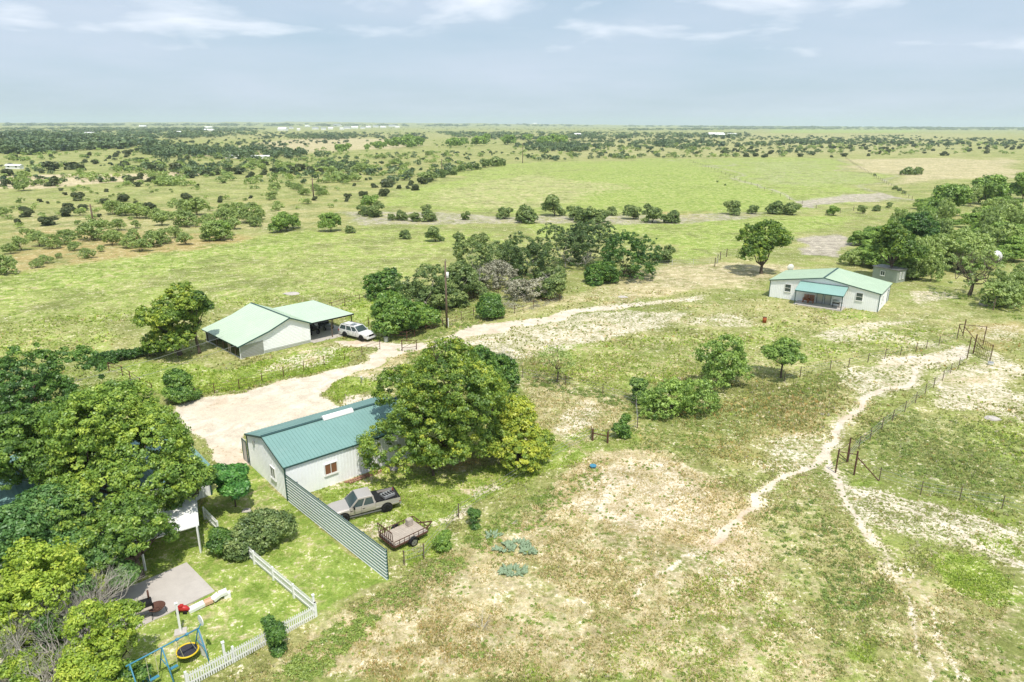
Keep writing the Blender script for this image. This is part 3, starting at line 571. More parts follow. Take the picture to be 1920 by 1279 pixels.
# --- thicket beyond the power pole
TH=[(722,560,2.9,3.9,'bush','round green bush at the left end of the thicket beside the pipe fence',.62),(752,628,2.7,4.6,'bushb','dense bright green tree by the gate, right of the parked white vehicle',.7),
 (790,612,1.6,3.0,'bushb','low bright tree between the gate and the power pole',.7),(800,578,4.6,5.6,'brush','wide airy thicket tree right behind the power pole',.45),(862,560,3.6,4.6,'brush','thicket tree right of the power pole',.4),
 (890,528,4.2,6.0,'brush','tall speckled thicket tree in the middle of the thicket',.5),(935,540,3.4,4.4,'greyb','greyish half bare shrub in the middle of the thicket',.4),(1000,520,4.6,6.8,'brush','large dark thicket tree behind the dead tree',.3),
 (1060,500,5.2,7.4,'brush','tallest dark green tree of the thicket',.2),(1105,492,4.6,6.8,'brush','dark thicket tree next to the bright rounded one',.15),(985,560,3.0,3.0,'greyb','pale dry brush by the thicket fence',.7),
 (1035,560,2.4,3.4,'brush','low shrub under the grey dead tree of the thicket',.6),(1170,522,5.4,6.8,'bushb','dense rounded bright green tree at the right end of the thicket',.35),(1125,530,2.3,3.2,'bushb','low bright green bush at the foot of the dense rounded tree',.5),
 (918,597,1.5,3.6,'bushb','small upright green tree alone in front of the thicket fence',.5),(945,505,3.2,4.4,'brush','back row thicket tree between the speckled one and the large dark one',.35)]
KM={'bush':'deep','bushb':'deep','brush':'brush','greyb':'grey'}
for i,(x,y,r_,h,k,lb,bt) in enumerate(TH):
    big_tree('thicket_tree',lb,'tree',at(x,y),r_*1.25,h*1.08,70+i,KM[k],z0=-h*.10,tr=.12,lobes=13 if k!='bushb' else 9,clumps=(58 if k!='bushb' else 90) if k!='greyb' else 26,leaves=32,leaf=.17,clump=.5,base_tint=bt,flat=1.,lobe_r=.55 if k=='bushb' else .45,dead=0 if k=='bushb' else 4,kbark='deadwood' if k!='bushb' else 'bark',group='trees of the thicket beyond the power pole')
bare_tree('bare_tree','grey dead tree with fanned branches at the front of the thicket','tree',at(1043,560),6.0,90,lev=4,r=.15,stems=2,spread=.8)
bare_tree('bare_tree','leaning grey dead tree left of the bright rounded tree','tree',at(1098,505),5.2,91,lev=4,r=.14,stems=2,spread=.7,lean=(.5,0))
bare_tree('bare_tree','pale dead branches sticking out above the middle of the thicket','tree',at(905,545),6.4,92,lev=4,r=.13,stems=2,spread=.7)
bare_tree('dead_shrub','tiny leafless grey shrub alone in the foreground field','shrub',at(903,1176),1.3,93,lev=3,r=.025,stems=4,spread=.5)
bare_tree('fallen_branch','dry fallen branch lying in the grass right of the spiky bush','branch',at(950,985)+Vector((0,0,.05)),1.6,94,lev=2,r=.03,stems=1,spread=.5,lean=(3,1.6),up=-.1)
# --- prototypes for the many smaller trees and bushes
def proto(kind,seed):
    g=np.random.default_rng(seed)
    p=dict(mesq=dict(R_=2.6,z0=.05,z1=3.3,lobes=8,clumps=20,leaves=22,leaf=.19,clump=.50,base_tint=.5),
           juni=dict(R_=1.9,z0=-.5,z1=2.5,lobes=7,clumps=34,leaves=22,leaf=.20,clump=.42,base_tint=.4,flat=1.),
           bush=dict(R_=2.3,z0=-.4,z1=3.1,lobes=8,clumps=36,leaves=24,leaf=.19,clump=.46,base_tint=.5),
           tree=dict(R_=3.2,z0=.4,z1=5.4,lobes=9,clumps=42,leaves=26,leaf=.22,clump=.6,base_tint=.5))[kind]
    V,Q,T,LC,CC=crown_arrays(g,**p)
    me=crown_mesh(kind+'_crown',V,Q,T,LM[{'mesq':'mesq','juni':'juni','bush':'brush','tree':'fresh'}[kind]])
    mb=MB()
    for s in range(3 if kind!='tree' else 1):
        limbs(mb,g,max(p['z0'],.2)+.3,LC[s::3] if kind!='tree' else LC,.07 if kind!='tree' else .16,base=(g.uniform(-.3,.3),g.uniform(-.3,.3),0),k=3 if kind!='tree' else 6,seg=3,n=4)
    tm=bpy.data.meshes.new(kind+'_trunk'); tm.from_pydata(mb.v,[],mb.f); tm.materials.append(M['bark']); tm.update()
    low=g.permutation(len(Q))[:max(200,len(Q)//8)]
    Vl=V.reshape(-1,4,3)[low]; cl=Vl.mean(1,keepdims=True); Vl=(cl+(Vl-cl)*2.4).reshape(-1,3); Tl=T.reshape(-1,4)[low].reshape(-1)
    ml=crown_mesh(kind+'_far',Vl,np.arange(len(Vl)).reshape(-1,4),Tl,me.materials[0])
    return dict(full=me,trunk=tm,low=ml,R=p['R_'],V=Vl,T=Tl)
PR={k:[proto(k,500+i*7+j) for j in range(5 if k=='mesq' else 4)] for i,k in enumerate(['mesq','juni','bush','tree'])}
NM={'mesq':('mesquite_bush','shrub'),'juni':('juniper_bush','bush'),'bush':('thorn_bush','bush'),'tree':('pasture_tree','tree')}
def plant(kind,p,w,label,group,hs=1.,full=None):
    g=random; pr=g.choice(PR[kind]); s=w/2/(pr['R']*1.18); rz=g.uniform(0,6.28); sc_=(s*g.uniform(.9,1.1),s*g.uniform(.9,1.1),s*hs*g.uniform(.9,1.12))
    if full is None: full=depth(p)<330
    nm,cat=NM[kind]
    if full:
        root=thing(nm,label,cat,p,0,group); root.rotation_euler.z=rz; root.scale=sc_
        c=bpy.data.objects.new('crown',pr['full']); C.objects.link(c); c.parent=root
        t=bpy.data.objects.new('trunk',pr['trunk']); C.objects.link(t); t.parent=root
    else:
        root=bpy.data.objects.new(nm,pr['low']); C.objects.link(root); root.location=p; root.rotation_euler.z=rz; root.scale=sc_; tag(root,label,cat,group)
    return root
ORD=['first','second','third','fourth','fifth','sixth','seventh','eighth','ninth','tenth','eleventh','twelfth','thirteenth','fourteenth','fifteenth','sixteenth','seventeenth','eighteenth']
def rank_labels(label,obs):
    """obs: (px x, px y, object). tell the look-alikes of a group apart by their row and their place in it"""
    n=len(obs)
    if n<2: return
    rows=max(1,round(n/11)); o2=sorted(obs,key=lambda o:-o[1]); per=-(-n//rows); words=label.split()
    for k in range(rows):
        rr=sorted(o2[k*per:(k+1)*per],key=lambda o:o[0])
        for i,(x,y,o) in enumerate(rr):
            w='' if rows==1 else (', nearest row' if k==0 else (', farthest row' if k==rows-1 and rows>1 else ', '+ORD[k]+' row back'))
            pos=('leftmost' if i==0 else 'rightmost' if i==len(rr)-1 else ORD[i]+' from left')
            o['label']=' '.join((' '.join(words[:11])+w+', '+pos).split()[:16])
def row(kind,label,group,items,hs=1.):
    ob=[]
    for (x,y,w) in items:
        p=at(x,y); ob.append((x,y,plant(kind,p,w*depth(p)/F,label,group,hs)))
    rank_labels(label,ob)
# hand placed bushes of the pastures
row('mesq','airy mesquite on the orange dry ground','mesquites on the orange ground',[(12,514,52),(87,494,28),(70,502,26),(40,470,40),(75,462,44),(100,466,42),(128,458,44),(60,450,36),(175,450,60),(210,460,42),(165,484,30),(240,465,34),(265,471,40),(285,463,42),(303,457,40),(348,459,38),(408,451,58),(395,440,40),(425,442,36),(385,452,20),(20,476,30),(140,470,26),(330,446,30),(440,430,36),(190,472,20),(110,484,16),(225,452,30),(250,452,34)])
row('mesq','pale mesquite around the left far pole','mesquites behind the left pole',[(350,425,50),(370,404,52),(222,432,34),(296,406,28),(303,423,42),(215,402,46),(257,409,44),(235,405,38),(420,420,46),(465,418,52),(430,405,38),(340,400,38),(320,412,30),(150,404,20),(275,410,30),(390,425,34),(450,408,40),(190,430,26),(255,428,24),(10,405,26),(45,358,36),(485,412,30),(480,425,28)])
row('tree','bushy tree along the far edge of the bright field','trees along the field edge',[(537,433,44),(525,436,40),(412,450,50),(550,428,36)])
row('tree','dense dark green tree standing alone where the bright left field ends','lone field edge tree',[(620,434,44)])
row('tree','bright rounded tree beside the bushes left of the green hill field','bright tree left of the hill',[(695,390,36)])
row('bush','hedgerow bush at the foot of the green hill','hedgerow at the foot of the green hill',[(703,407,40),(682,402,28),(735,413,22),(755,413,26),(778,415,28),(805,415,30),(800,402,26),(872,412,24),(945,410,38),(990,418,44),(980,414,26),(1038,405,50),(1080,412,42),(1093,417,34),(1113,418,50),(1130,416,34),(1147,404,28),(1187,411,40),(1215,402,30),(1225,417,44),(1258,418,34)])
row('bush','green bush between the hedgerow and the thicket','bushes in front of the hedgerow',[(657,437,24),(760,448,30),(815,453,40),(865,459,36),(885,461,34),(905,458,34),(1247,492,44),(1228,488,24),(690,405,24)])
row('bush','rounded bush beyond the lone spreading oak','bushes beyond the lone oak',[(1370,402,40),(1411,401,27),(1450,401,34),(1470,401,30),(1486,403,32),(1617,400,20),(1643,396,16),(1667,390,14),(1380,404,22)])
row('tree','small leaning umbrella shaped tree beside fence posts beyond the lone oak','small umbrella tree',[(1562,404,28)],.75)
row('bush','rounded bush of the pair in the tan field','pair of bushes in the tan field',[(1698,328,22),(1720,328,22)])
row('bush','dark bush on the diagonal fence lines','bushes on the diagonal fence',[(1678,356,13),(1686,358,9),(1695,363,10),(1640,330,7),(1345,342,6),(1360,348,5)])
row('juni','dark juniper in the left pasture','junipers of the left pasture',[(99.5,349,26),(50,407,22),(35,421,18),(50,400,24),(92,422,34),(125,406,28),(130,395,26),(156,395,20),(197,382,17),(148,376,30),(186,407,12),(230,378,23),(254,384,12),(282,395,27),(352,378,25),(414,374,12),(412,380,11),(12,350,22),(33,354,20),(65,347,12),(115,358,10),(122,366,10),(200,360,10),(260,350,15),(245,343,20),(278,341,13),(290,341,16),(262,336,18),(210,340,14),(190,342,12),(470,372,10),(75,379,12),(90,382,8),(20,312,12),(18,330,22),(78,325,12),(100,320,30),(135,318,26),(150,320,22),(28,296,12),(96,294,9),(362,334,14),(390,330,20),(407,328,18),(428,326,22),(450,327,24),(470,333,18),(440,322,16),(370,350,9),(420,343,9),(400,318,16),(495,328,16),(515,325,20),(545,323,22),(555,327,12),(563,321,22),(580,323,18),(591,320,16),(605,318,14),(602,322,12),(617,317,14),(500,310,14),(590,376,15),(350,300,14),(340,303,12),(300,315,20),(265,303,14),(160,305,12),(180,308,14),(205,298,10),(167,292,12),(235,310,16),(230,318,18),(285,320,24),(303,327,22),(330,322,30)],.85)
row('juni','dark juniper just left of the hill field','junipers left of the hill',[(653,372,17),(650,378,11),(682,372,22),(718,368,24),(702,352,14),(725,351,26),(732,346,18),(748,354,13),(664,349,9),(687,338,8),(765,354,10),(778,357,20),(770,348,14),(792,345,22),(805,342,16)],.85)
row('bush','shrub along the left edge of the hill field','shrubs on the hill field edge',[(812,338,22),(800,340,26),(830,333,24),(850,328,22),(865,322,20),(880,320,22),(895,318,20),(910,314,22),(925,312,24),(940,311,18)])
# scattered bushes over the countryside
def inpoly(q,x,y):
    r=False
    for i in range(len(q)):
        (x0,y0),(x1,y1)=q[i],q[(i+1)%len(q)]
        if (y0>y)!=(y1>y) and x<(x1-x0)*(y-y0)/(y1-y0)+x0: r=not r
    return r
def scat(q,n,clus=0.,sd_=1):
    g=random.Random(sd_); xs=[a for a,_ in q]; ys=[b for _,b in q]; out=[]; k=0
    while len(out)<n and k<n*60:
        k+=1
        if out and g.random()<clus: b=g.choice(out); x=b[0]+g.gauss(0,14); y=b[1]+g.gauss(0,2.0)
        else: x=g.uniform(min(xs),max(xs)); y=g.uniform(min(ys),max(ys))
        if inpoly(q,x,y): out.append((x,y))
    return out
def scatter(kind,label,group,q,n,wm,clus=0.,sd_=1,hs=1.,full=None):
    ob=[]
    for x,y in scat(q,n,clus,sd_):
        p=at(x,y); ob.append((x,y,plant(kind,p,random.uniform(*wm),label,group,hs,full)))
    rank_labels(label,ob)
scatter('bush','low bush of the undergrowth in the thicket','undergrowth of the thicket',[(700,575),(760,545),(880,500),(1100,480),(1200,500),(1200,530),(1080,555),(980,575),(900,590),(820,610),(740,625)],26,(3.2,5.4),0,44,.9)
scatter('tree','tree of the dense right wood','trees of the right wood',[(1600,470),(1640,420),(1700,400),(1760,372),(1850,352),(1920,350),(1920,490),(1870,510),(1760,515),(1720,530),(1625,500)],84,(5.5,9),0,5,.7)
scatter('mesq','low shrub at the near edge of the right wood','shrubs at the edge of the right wood',[(1590,500),(1620,470),(1720,500),(1740,545),(1700,520),(1640,512)],12,(3,6),0,6)
scatter('mesq','leafy shrub behind the posts at the right edge','shrubs at the right edge',[(1868,585),(1880,545),(1920,520),(1920,600)],7,(4.5,7),0,8,1.)
scatter('mesq','pale feathery tree between the trees of the right wood','pale trees of the right wood',[(1640,470),(1700,410),(1850,370),(1920,370),(1920,520),(1870,540),(1760,530),(1700,520)],34,(5,8),0,25,1.5)
for x,y,w,lb in [(1775,392,70,'large dark tree rising at the top of the right wood'),(1850,372,62,'tall bushy tree at the top of the right wood near the edge'),(1915,362,50,'dark tree cut by the right edge above the wood')]:
    p=at(x,y+12); plant('tree',p,w*depth(p)/F*1.1,lb,None,1.1)
scatter('juni','dark juniper beyond the hill field','junipers beyond the hill field',[(1290,285),(1560,268),(1920,262),(1920,292),(1620,295),(1420,296),(1290,296)],95,(4,7.5),.35,9,.8)
scatter('mesq','grey green shrub beyond the hill field','shrubs beyond the hill field',[(960,285),(1200,275),(1500,262),(1900,262),(1900,280),(1500,293),(1260,297),(960,305)],58,(4.5,9),.3,10,.8)
scatter('mesq','shrub of the draw beyond the left pasture','shrubs of the brushy draw',[(200,322),(260,300),(440,286),(620,288),(900,290),(960,300),(860,325),(740,345),(640,345),(480,320),(330,328)],62,(4.5,9),.3,11,.85)
scatter('mesq','thin shrub around the right far pole','shrubs round the far pole',[(470,345),(600,330),(690,345),(640,380),(560,385),(480,372)],22,(3,6),.4,12,.9)
scatter('juni','juniper left of the pale cropped field','junipers left of the cropped field',[(160,262),(380,262),(440,280),(300,300),(180,300)],36,(4,8),.3,13,.8)
scatter('tree','tree of the far blue green tree line','far tree line',[(735,279),(760,272),(830,270),(900,266),(1060,262),(1060,272),(880,276),(800,279)],34,(12,24),.4,14,.9)
scatter('tree','tree by the right end of the cropped field','trees by the cropped field',[(585,285),(700,276),(730,275),(735,280),(620,290)],11,(9,14),.2,15,1.)
scatter('mesq','tiny bush on the yellow green pasture','small bushes of the left pasture',[(0,345),(470,335),(640,340),(640,372),(480,380),(0,400)],38,(1.2,2.6),.2,16,.8)
# everything farther away reads as one mass: woods and scrub up to the horizon
def far_scrub(name,label,q_list,mat_,seed):
    g=np.random.default_rng(seed); VV=[];TT=[]
    for q,n,wm,kinds,clus in q_list:
        for x,y in scat(q,n,clus,seed+n):
            p=at(x,y); pr=random.choice(PR[random.choice(kinds)]); w=g.uniform(*wm); s=w/2/pr['R']/1.18; a=g.uniform(0,6.28); cs,sn=math.cos(a),math.sin(a)
            V=pr['V']; T=pr['T']; m=len(V)//4; k=g.permutation(m)[:90 if depth(p)<1500 else 36]; V=V.reshape(-1,4,3)[k]; T=T.reshape(-1,4)[k].reshape(-1)
            cc=V.mean(1,keepdims=True); V=(cc+(V-cc)*(1.6 if depth(p)<1500 else 2.2)).reshape(-1,3)
            X=(V[:,0]*cs-V[:,1]*sn)*s+p[0]; Y=(V[:,0]*sn+V[:,1]*cs)*s+p[1]; Z=V[:,2]*s*(.8 if depth(p)<1200 else .55 if depth(p)<2500 else .28)+p[2]
            VV.append(np.stack([X,Y,Z],1)); TT.append(np.clip(T*.6+g.normal(0,.18)+.12,0,1))
    V=np.concatenate(VV); T=np.concatenate(TT)
    me=np_mesh(name,V,np.arange(len(V)).reshape(-1,4),False,{'tint':('FLOAT',T)}); me.materials.append(mat_); o=bpy.data.objects.new(name,me); C.objects.link(o)
    return tag(o,label,'woodland',kind='stuff')
far_scrub('far_woodland','dark woodland in bands on the plain up to the horizon',[
  ([(0,300),(300,285),(640,285),(960,262),(1000,290),(800,330),(640,345),(300,345),(0,345)],260,(2,4.5),['mesq','juni'],.3),
  ([(200,262),(500,258),(760,256),(760,262),(500,280),(200,275)],160,(4,8),['juni','mesq'],.3),
  ([(200,322),(260,300),(440,286),(620,288),(900,290),(960,300),(860,325),(740,345),(640,345),(480,320),(330,328)],210,(4,8),['mesq'],.4),
  ([(960,285),(1200,275),(1500,262),(1900,262),(1900,280),(1500,293),(1260,297),(960,305)],210,(4,8),['mesq'],.3),
  ([(0,270),(60,264),(150,270),(260,268),(330,276),(250,280),(120,284),(50,292),(0,288)],300,(9,20),['juni','tree'],.3),
  ([(0,249),(260,246),(480,248),(480,256),(300,262),(0,264)],520,(10,26),['tree'],.4),
  ([(0,241),(200,240),(400,239),(480,240),(500,243),(480,247),(0,245)],400,(18,45),['tree'],.5),
  ([(800,247),(1000,247),(1200,249),(1420,250),(1400,260),(1130,262),(960,264),(860,258)],620,(9,22),['tree'],.4),
  ([(540,254),(640,251),(720,256),(620,264),(540,262)],130,(9,18),['tree'],.4),
  ([(1000,262),(1300,258),(1560,254),(1700,254),(1680,268),(1400,276),(1200,282),(1000,288),(960,276)],620,(6,12),['juni','mesq','tree'],.4),
  ([(1440,258),(1700,254),(1920,262),(1920,274),(1500,274)],260,(6,11),['juni','mesq'],.4),
  ([(330,276),(560,286),(640,296),(420,300),(300,300),(260,285)],260,(7,13),['mesq','tree'],.4),
  ([(1180,242),(1450,240),(1920,243),(1920,245),(1440,243),(1180,246)],460,(20,45),['tree'],.3),
  ([(1280,237.5),(1920,241),(1920,242.5),(1280,240)],420,(35,80),['tree'],.3),
  ([(0,233.5),(960,234),(1300,236.5),(1300,239),(960,237.5),(0,237)],460,(30,90),['tree'],.6),
  ([(640,236),(960,238),(1180,238),(1180,246),(960,244),(640,240)],260,(9,16),['juni','tree'],.1),
  ([(480,247),(800,250),(800,262),(560,258),(480,262)],200,(7,14),['juni','tree'],.3)],LM['farv'],777)
far_scrub('pale_scrub','pale grey green scrub scattered over the middle distance',[
  ([(0,262),(500,258),(960,262),(960,300),(860,330),(640,348),(300,350),(0,350)],520,(3,6.5),['mesq'],.45),
  ([(960,300),(960,266),(1300,262),(1560,256),(1920,262),(1920,290),(1500,294),(1260,298)],330,(3.5,7),['mesq'],.35),
  ([(0,350),(640,350),(660,400),(480,430),(0,430)],90,(1.5,3.5),['mesq'],.3),
  ([(640,240),(960,240),(1300,242),(1300,256),(900,258),(640,256)],160,(7,14),['mesq','bush'],.3)],LM['mesq'],909)
# ------------------------------------------------------------ grass and weeds standing on the near ground
PAL=[((.62,.55,.42),(.50,.44,.30)),((.58,.50,.29),(.40,.34,.16)),((.24,.34,.06),(.38,.44,.09)),((.20,.26,.09),(.33,.37,.14)),((.40,.36,.28),(.5,.45,.36)),((.45,.30,.12),(.30,.28,.09)),((.22,.25,.08),(.36,.36,.15))]
def grass_mat():
    t=NT('grass_blades'); a=t.attr('col'); d=t.node('BsdfDiffuse'); tr=t.node('BsdfTranslucent'); m=t.node('MixShader'); m.inputs[0].default_value=.45
    t.l.new(a.outputs[0],d.inputs[0]); t.l.new(a.outputs[0],tr.inputs[0]); t.l.new(d.outputs[0],m.inputs[1]); t.l.new(tr.outputs[0],m.inputs[2]); t.l.new(m.outputs[0],t.out.inputs[0]); return t.m
GM=grass_mat()
LAWN=[at(*p) for p in [(400,905),(470,872),(540,942),(728,1092),(600,1160),(360,1279),(150,1400),(0,1400),(0,1100),(300,1010),(378,985)]]; LAWN=[(p.x,p.y) for p in LAWN]
def in_np(q,x,y):
    r=np.zeros(len(x),bool)
    for i in range(len(q)):
        (x0,y0),(x1,y1)=q[i],q[(i+1)%len(q)]; c=((y0>y)!=(y1>y)); r^=c&(x<(x1-x0)*(y-y0)/((y1-y0)+1e-12)+x0)
    return r
FOOT=[]   # building and slab outlines where nothing grows
def grass(n,rmin,rmax,hmin,hmax,nb,seed,name,label,wide=1.):
    g=np.random.default_rng(seed); th=g.uniform(-41,41,n)*math.pi/180; r=rmin*(rmax/rmin)**g.uniform(0,1,n)
    x=np.sin(th)*r; y=np.cos(th)*r; cv=cover(x,y)
    pr=np.clip(1-cv[0]*1.15,0,1)*np.clip(.40+.35*cv[2]+.35*cv[3]+.15*cv[1]+.9*(vnoise(x,y,3.5,61)-.5)+.9*(vnoise(x,y,.9,62)-.5),0,1)
    keep=g.uniform(0,1,n)<pr
    for q in FOOT: keep&=~in_np(q,x,y)
    x,y,cv,r=x[keep],y[keep],cv[:,keep],r[keep]; n=len(x); lawn=in_np(LAWN,x,y)
    w=np.concatenate([cv[:6]*np.array([[.2],[1],[1],[1.2],[1],[1]]),(np.full((1,n),.45))]); w=np.maximum(w+g.normal(0,.22,w.shape),0); k=w.argmax(0)
    P=np.array(PAL); f=g.uniform(0,1,(n,1)); col=P[k,0]*(1-f)+P[k,1]*f; col*=g.uniform(1.15,1.65,(n,1))
    hh=g.uniform(hmin,hmax,n)*(1+.4*cv[3]+.1*cv[2])*(.6+.8*vnoise(x,y,5,63))*np.where(lawn,.35,1)*np.clip(.45+r/90,0,1.3)
    z=terr(x,y)
    a=g.uniform(0,6.28,(n,nb)); lean=g.uniform(.2,1.0,(n,nb)); bw=(hh[:,None]*g.uniform(.12,.3,(n,nb)))*wide; L_=hh[:,None]*g.uniform(.6,1.1,(n,nb)); off=hh[:,None]*.35
    ca,sa=np.cos(a),np.sin(a); bx=x[:,None]+ca*off*g.uniform(0,1,(n,nb)); by=y[:,None]+sa*off*g.uniform(0,1,(n,nb)); z=z[:,None]+0*a
    dx,dy=ca*lean*L_*.7,sa*lean*L_*.7; dz=L_*(1-.45*lean)
    V=np.stack([np.stack([bx-sa*bw,by+ca*bw,z-.02],-1),np.stack([bx+sa*bw,by-ca*bw,z-.02],-1),np.stack([bx+dx*.6+sa*bw*.8,by+dy*.6-ca*bw*.8,z+dz*.75],-1),np.stack([bx+dx,by+dy,z+dz*.95],-1)],2).reshape(-1,3)
    c=np.repeat(col,nb*4,axis=0); c=np.concatenate([c,np.ones((len(c),1))],1)
    me=np_mesh(name,V,np.arange(len(V)).reshape(-1,4),False,{'col':('FLOAT_COLOR',c)}); me.materials.append(GM); o=bpy.data.objects.new(name,me); C.objects.link(o)
    return tag(o,label,'grass',kind='stuff')
def weeds(name,label,zones,mt,seed):
    g=np.random.default_rng(seed); VV=[];TT=[]
    for q,n,s0,s1,bt in zones:
        for x,y in scat(q,n,.25,seed+n):
            p=at(x,y); s=g.uniform(s0,s1); m=int(26+40*s); u=g.normal(size=(m,3)); u/=np.linalg.norm(u,axis=1,keepdims=True); u[:,2]=abs(u[:,2])
            P=np.array(p)+u*np.array([s,s,s*.8])*g.uniform(.3,1,(m,1)); N=u+np.array([0,0,.6])+g.normal(0,.4,(m,3)); N/=np.linalg.norm(N,axis=1,keepdims=True)
            V,_,T=leaf_quads(P,N,.05+.04*s,np.clip(bt+g.normal(0,.14)+g.normal(0,.1,m),0,1),g); VV.append(V); TT.append(T)
    V=np.concatenate(VV); me=np_mesh(name,V,np.arange(len(V)).reshape(-1,4),False,{'tint':('FLOAT',np.concatenate(TT))}); me.materials.append(LM[mt]); o=bpy.data.objects.new(name,me); C.objects.link(o)
    return tag(o,label,'weeds',kind='stuff')
# ------------------------------------------------------------ buildings
def on(x,y,P0,N):
    d=Vector(ray(x,y)); o=Vector((0,0,H)); N=Vector(N); t=(Vector(P0)-o).dot(N)/d.dot(N); return o+d*t
def V3(v): return Vector(v)
def window(root,c,al,n,w,h,label=None,fm='wht',gm='glass',bars=1,sill=True):
    """window frame (a part) with its pane as a sub-part; c centre on the wall, al along the wall, n outwards"""
    c=V3(c); al=V3(al).normalized(); n=V3(n).normalized(); z=Vector((0,0,1)); m=MB(); t=.07
    for sgn in(-1,1):
        m.bar(c+al*sgn*(w/2)-z*(h/2+t/2)+n*.07,c+al*sgn*(w/2)+z*(h/2+t/2)+n*.07,t,.1,up=n)
        m.bar(c-al*(w/2-t/2)+z*sgn*h/2+n*.067,c+al*(w/2-t/2)+z*sgn*h/2+n*.067,t,.09,up=n)
    if bars==1: m.bar(c-z*(h/2-t/2)+n*.066,c+z*(h/2-t/2)+n*.066,.045,.07,up=n)
    if bars==2: m.bar(c-al*(w/2-t/2)+n*.066,c+al*(w/2-t/2)+n*.066,.05,.07,up=n)
    if sill: m.bar(c-al*(w/2+.08)-z*(h/2+.075)+n*.07,c+al*(w/2+.08)-z*(h/2+.075)+n*.07,.06,.14,up=n)
    f=m.build('window',M[fm],root)
    if label: f['label']=label
    m=MB().poly([c-al*(w/2-.02)-z*(h/2-.02)+n*.055,c+al*(w/2-.02)-z*(h/2-.02)+n*.055,c+al*(w/2-.02)+z*(h/2-.02)+n*.055,c-al*(w/2-.02)+z*(h/2-.02)+n*.055],.02,n)
    m.build('pane',M[gm],f); return f
def door(root,c,al,n,w,h,m_='wht'):
    c=V3(c); al=V3(al).normalized(); n=V3(n).normalized(); z=Vector((0,0,1))
    f=MB().poly([c-al*w/2+n*.055,c+al*w/2+n*.055,c+al*w/2+z*h+n*.055,c-al*w/2+z*h+n*.055],.03,n).build('door',M[m_],root)
    m=MB()
    for s in(-1,1): m.bar(c+al*s*(w/2+.04)+n*.0555,c+al*s*(w/2+.04)+z*h+n*.0555,.08,.07,up=n)
    m.bar(c-al*(w/2+.08)+z*(h+.04)+n*.0555,c+al*(w/2+.08)+z*(h+.04)+n*.0555,.08,.07,up=n); m.build('door_frame',M['trim'],f)
    MB().tube([c+al*w*.38+z*h*.48+n*.04,c+al*w*.38+z*h*.48+n*.12],.03,6).build('handle',M['steel'],f); return f
def gable(root,Cn,a,la,b,lb,ev,rd,wm,rm,tm,oh=.22,rib=.305,roofrib=.305,split=.5):
    """rectangular building: gable walls span a, the ridge runs along b"""
    Cn=V3(Cn); a=V3(a); b=V3(b); z=Vector((0,0,1)); P=lambda s,t,h:Cn+a*s+b*t+z*h; sp=la*split
    for t,sg in((0,-1),(lb,1)):
        n=b*sg; m=MB(); m.poly([P(0,t,-.1),P(la,t,-.1),P(la,t,ev),P(sp,t,rd),P(0,t,ev)],.12,n)
        k=int(la/rib)
        for i in range(k+1):
            s=(i+.5)*la/(k+1); h=ev+(rd-ev)*(s/sp if s<sp else (la-s)/(la-sp)); m.bar(P(s,t,0)+n*.012,P(s,t,h-.05)+n*.018,.06,.036,up=n)
        m.build('wall',M[wm],root)
    for s,sg in((0,-1),(la,1)):
        n=a*sg; m=MB(); m.poly([P(s,.122,-.1),P(s,lb-.122,-.1),P(s,lb-.122,ev-.02),P(s,.122,ev-.02)],.12,n); k=int(lb/rib)
        for i in range(k+1):
            t=(i+.5)*lb/(k+1); m.bar(P(s,t,0)+n*.012,P(s,t,ev-.06)+n*.018,.06,.036,up=n)
        m.build('wall',M[wm],root)
    m=MB()
    for s in(0,la):
        for t in(0,lb): 
            q=P(s,t,0)+(a*(-.02 if s==0 else .02))+(b*(-.02 if t==0 else .02)); m.bar(q,q+z*(ev-.04),.11,.11,up=a)
    sl=(rd-ev)/sp; sr=(rd-ev)/(la-sp); el=ev-sl*oh; er=ev-sr*oh
    q=[(P(-oh,-oh,el),P(sp,-oh,rd),P(sp,lb+oh,rd),P(-oh,lb+oh,el)),(P(la+oh,-oh,er),P(sp,-oh,rd),P(sp,lb+oh,rd),P(la+oh,lb+oh,er))]
    for c in q:
        c=[p+z*.10 for p in c]
        r=MB(); nn=(c[1]-c[0]).cross(c[3]-c[0]); 
        if nn.z<0: c=[c[3],c[2],c[1],c[0]]
        r.slab(c[0],c[1],c[2],c[3],.06)
        A,B,C2,D=c
        if (A-B).length and abs((B-A).normalized().dot(b))>.9: r.ribs(A,B,C2,D,int(lb/roofrib),.035,.03)
        else: r.ribs(B,C2,D,A,int(lb/roofrib),.035,.03)
        r.build('roof',M[rm],root)
        # fascia along the rakes and the eave
        e=[p-z*.09 for p in c]; m.bar(e[0],e[1],.03,.16); m.bar(e[2],e[3],.03,.16); m.bar(e[1],e[2],.03,.12); m.bar(e[3],e[0],.03,.12)
    m.bar(P(sp,-oh,rd+.125),P(sp,lb+oh,rd+.125),.32,.05)
    m.build('trim',M[tm],root)
    FOOT.append([tuple(P(s,t,0)[:2]) for s,t in((-.1,-.1),(la+.1,-.1),(la+.1,lb+.1),(-.1,lb+.1))])
    return P
zz=Vector((0,0,1))
def ang(d): return Vector((math.cos(R(d)),math.sin(R(d)),0))
